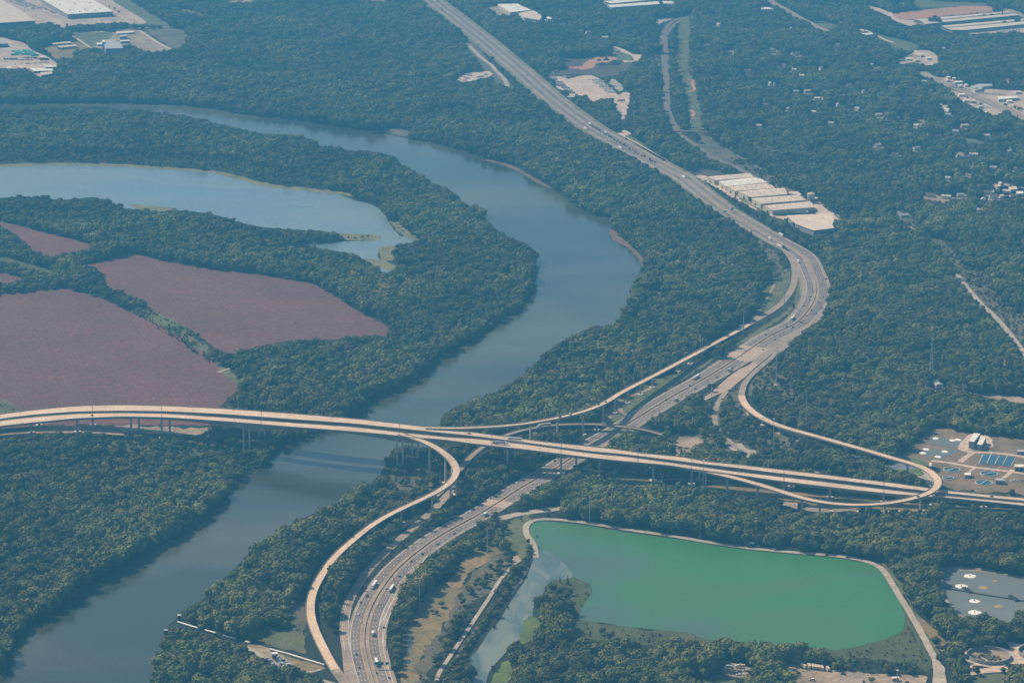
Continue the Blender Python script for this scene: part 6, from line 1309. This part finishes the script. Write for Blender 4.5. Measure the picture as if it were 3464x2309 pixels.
ng = bpy.data.node_groups.new('wood', 'GeometryNodeTree')
ng.interface.new_socket('Geometry', in_out='INPUT', socket_type='NodeSocketGeometry'); ng.interface.new_socket('Geometry', in_out='OUTPUT', socket_type='NodeSocketGeometry')
nn = ng.nodes; gi, go = nn.new('NodeGroupInput'), nn.new('NodeGroupOutput'); ip = nn.new('GeometryNodeInstanceOnPoints'); ci = nn.new('GeometryNodeCollectionInfo')
ci.inputs[0].default_value = PC; ci.inputs['Separate Children'].default_value = True; ci.inputs['Reset Children'].default_value = True
def na(nm, ty):
    q = nn.new('GeometryNodeInputNamedAttribute'); q.data_type = ty; q.inputs[0].default_value = nm; return q.outputs[0]
cx = nn.new('ShaderNodeCombineXYZ'); L_ = ng.links
L_.new(gi.outputs[0], ip.inputs['Points']); L_.new(ci.outputs[0], ip.inputs['Instance']); ip.inputs['Pick Instance'].default_value = True
L_.new(na('kd','INT'), ip.inputs['Instance Index']); L_.new(na('sc','FLOAT_VECTOR'), ip.inputs['Scale']); L_.new(na('rz','FLOAT'), cx.inputs[2]); L_.new(cx.outputs[0], ip.inputs['Rotation'])
L_.new(ip.outputs[0], go.inputs[0])
md = wood.modifiers.new('wood', 'NODES'); md.node_group = ng
# ---------------------------------------------------------------- light, air, camera
w = bpy.data.worlds.new('World'); sc.world = w; w.use_nodes = True; nt = w.node_tree; nt.nodes.clear()
bo, bg, sk = nt.nodes.new('ShaderNodeOutputWorld'), nt.nodes.new('ShaderNodeBackground'), nt.nodes.new('ShaderNodeTexSky')
sdir = Vector((-0.83, 0.65, 1.0)).normalized()
sk.sky_type = 'NISHITA'; sk.sun_disc = False; sk.sun_elevation = math.asin(sdir.z); sk.sun_rotation = math.atan2(sdir.x, sdir.y) % (2*math.pi)
sk.altitude = 300; sk.dust_density = 2.5; sk.air_density = 1.2; sk.ozone_density = 1.5
bg.inputs[1].default_value = 0.085; nt.links.new(sk.outputs[0], bg.inputs[0]); nt.links.new(bg.outputs[0], bo.inputs[0])
sl = bpy.data.lights.new('sun', 'SUN'); sl.energy = 5.0; sl.angle = R(0.53); sl.color = (1.0, 0.80, 0.57)
so = link(bpy.data.objects.new('sun', sl)); so.rotation_euler = sdir.to_track_quat('Z', 'Y').to_euler()
hz = MB(); hz.box((0, 4500, 524), (11000, 12000, 1051))
hm = bpy.data.materials.new('haze_air'); nt, nd, lk = nodes(hm)
o = nd.new('ShaderNodeOutputMaterial'); pv = nd.new('ShaderNodeVolumePrincipled'); lk.new(pv.outputs[0], o.inputs['Volume'])
pv.inputs['Color'].default_value = (0.115, 0.51, 0.92, 1); pv.inputs['Density'].default_value = 0.000096; pv.inputs['Anisotropy'].default_value = 0.0
ho = hz.build('haze', hm); tag(ho, kind='stuff', label='thin blue haze in the air over the whole valley')
cd = bpy.data.cameras.new('camera'); cd.sensor_width = 36; cd.lens = 36*FOC/3464; cd.clip_start = 10; cd.clip_end = 60000
co = link(bpy.data.objects.new('camera', cd)); co.location = (0,0,HC); co.rotation_euler = (R(90)-TH, 0, 0); sc.camera = co
sc.render.engine = 'CYCLES'; sc.cycles.max_bounces = 5; sc.cycles.diffuse_bounces = 2; sc.cycles.glossy_bounces = 2; sc.cycles.volume_bounces = 0; sc.cycles.transmission_bounces = 1
sc.cycles.use_denoising = True; sc.cycles.caustics_reflective = False; sc.cycles.caustics_refractive = False; sc.cycles.sample_clamp_indirect = 3
sc.view_settings.view_transform = 'Standard'; sc.view_settings.look = 'None'; sc.view_settings.gamma = 1; sc.view_settings.exposure = 0.46
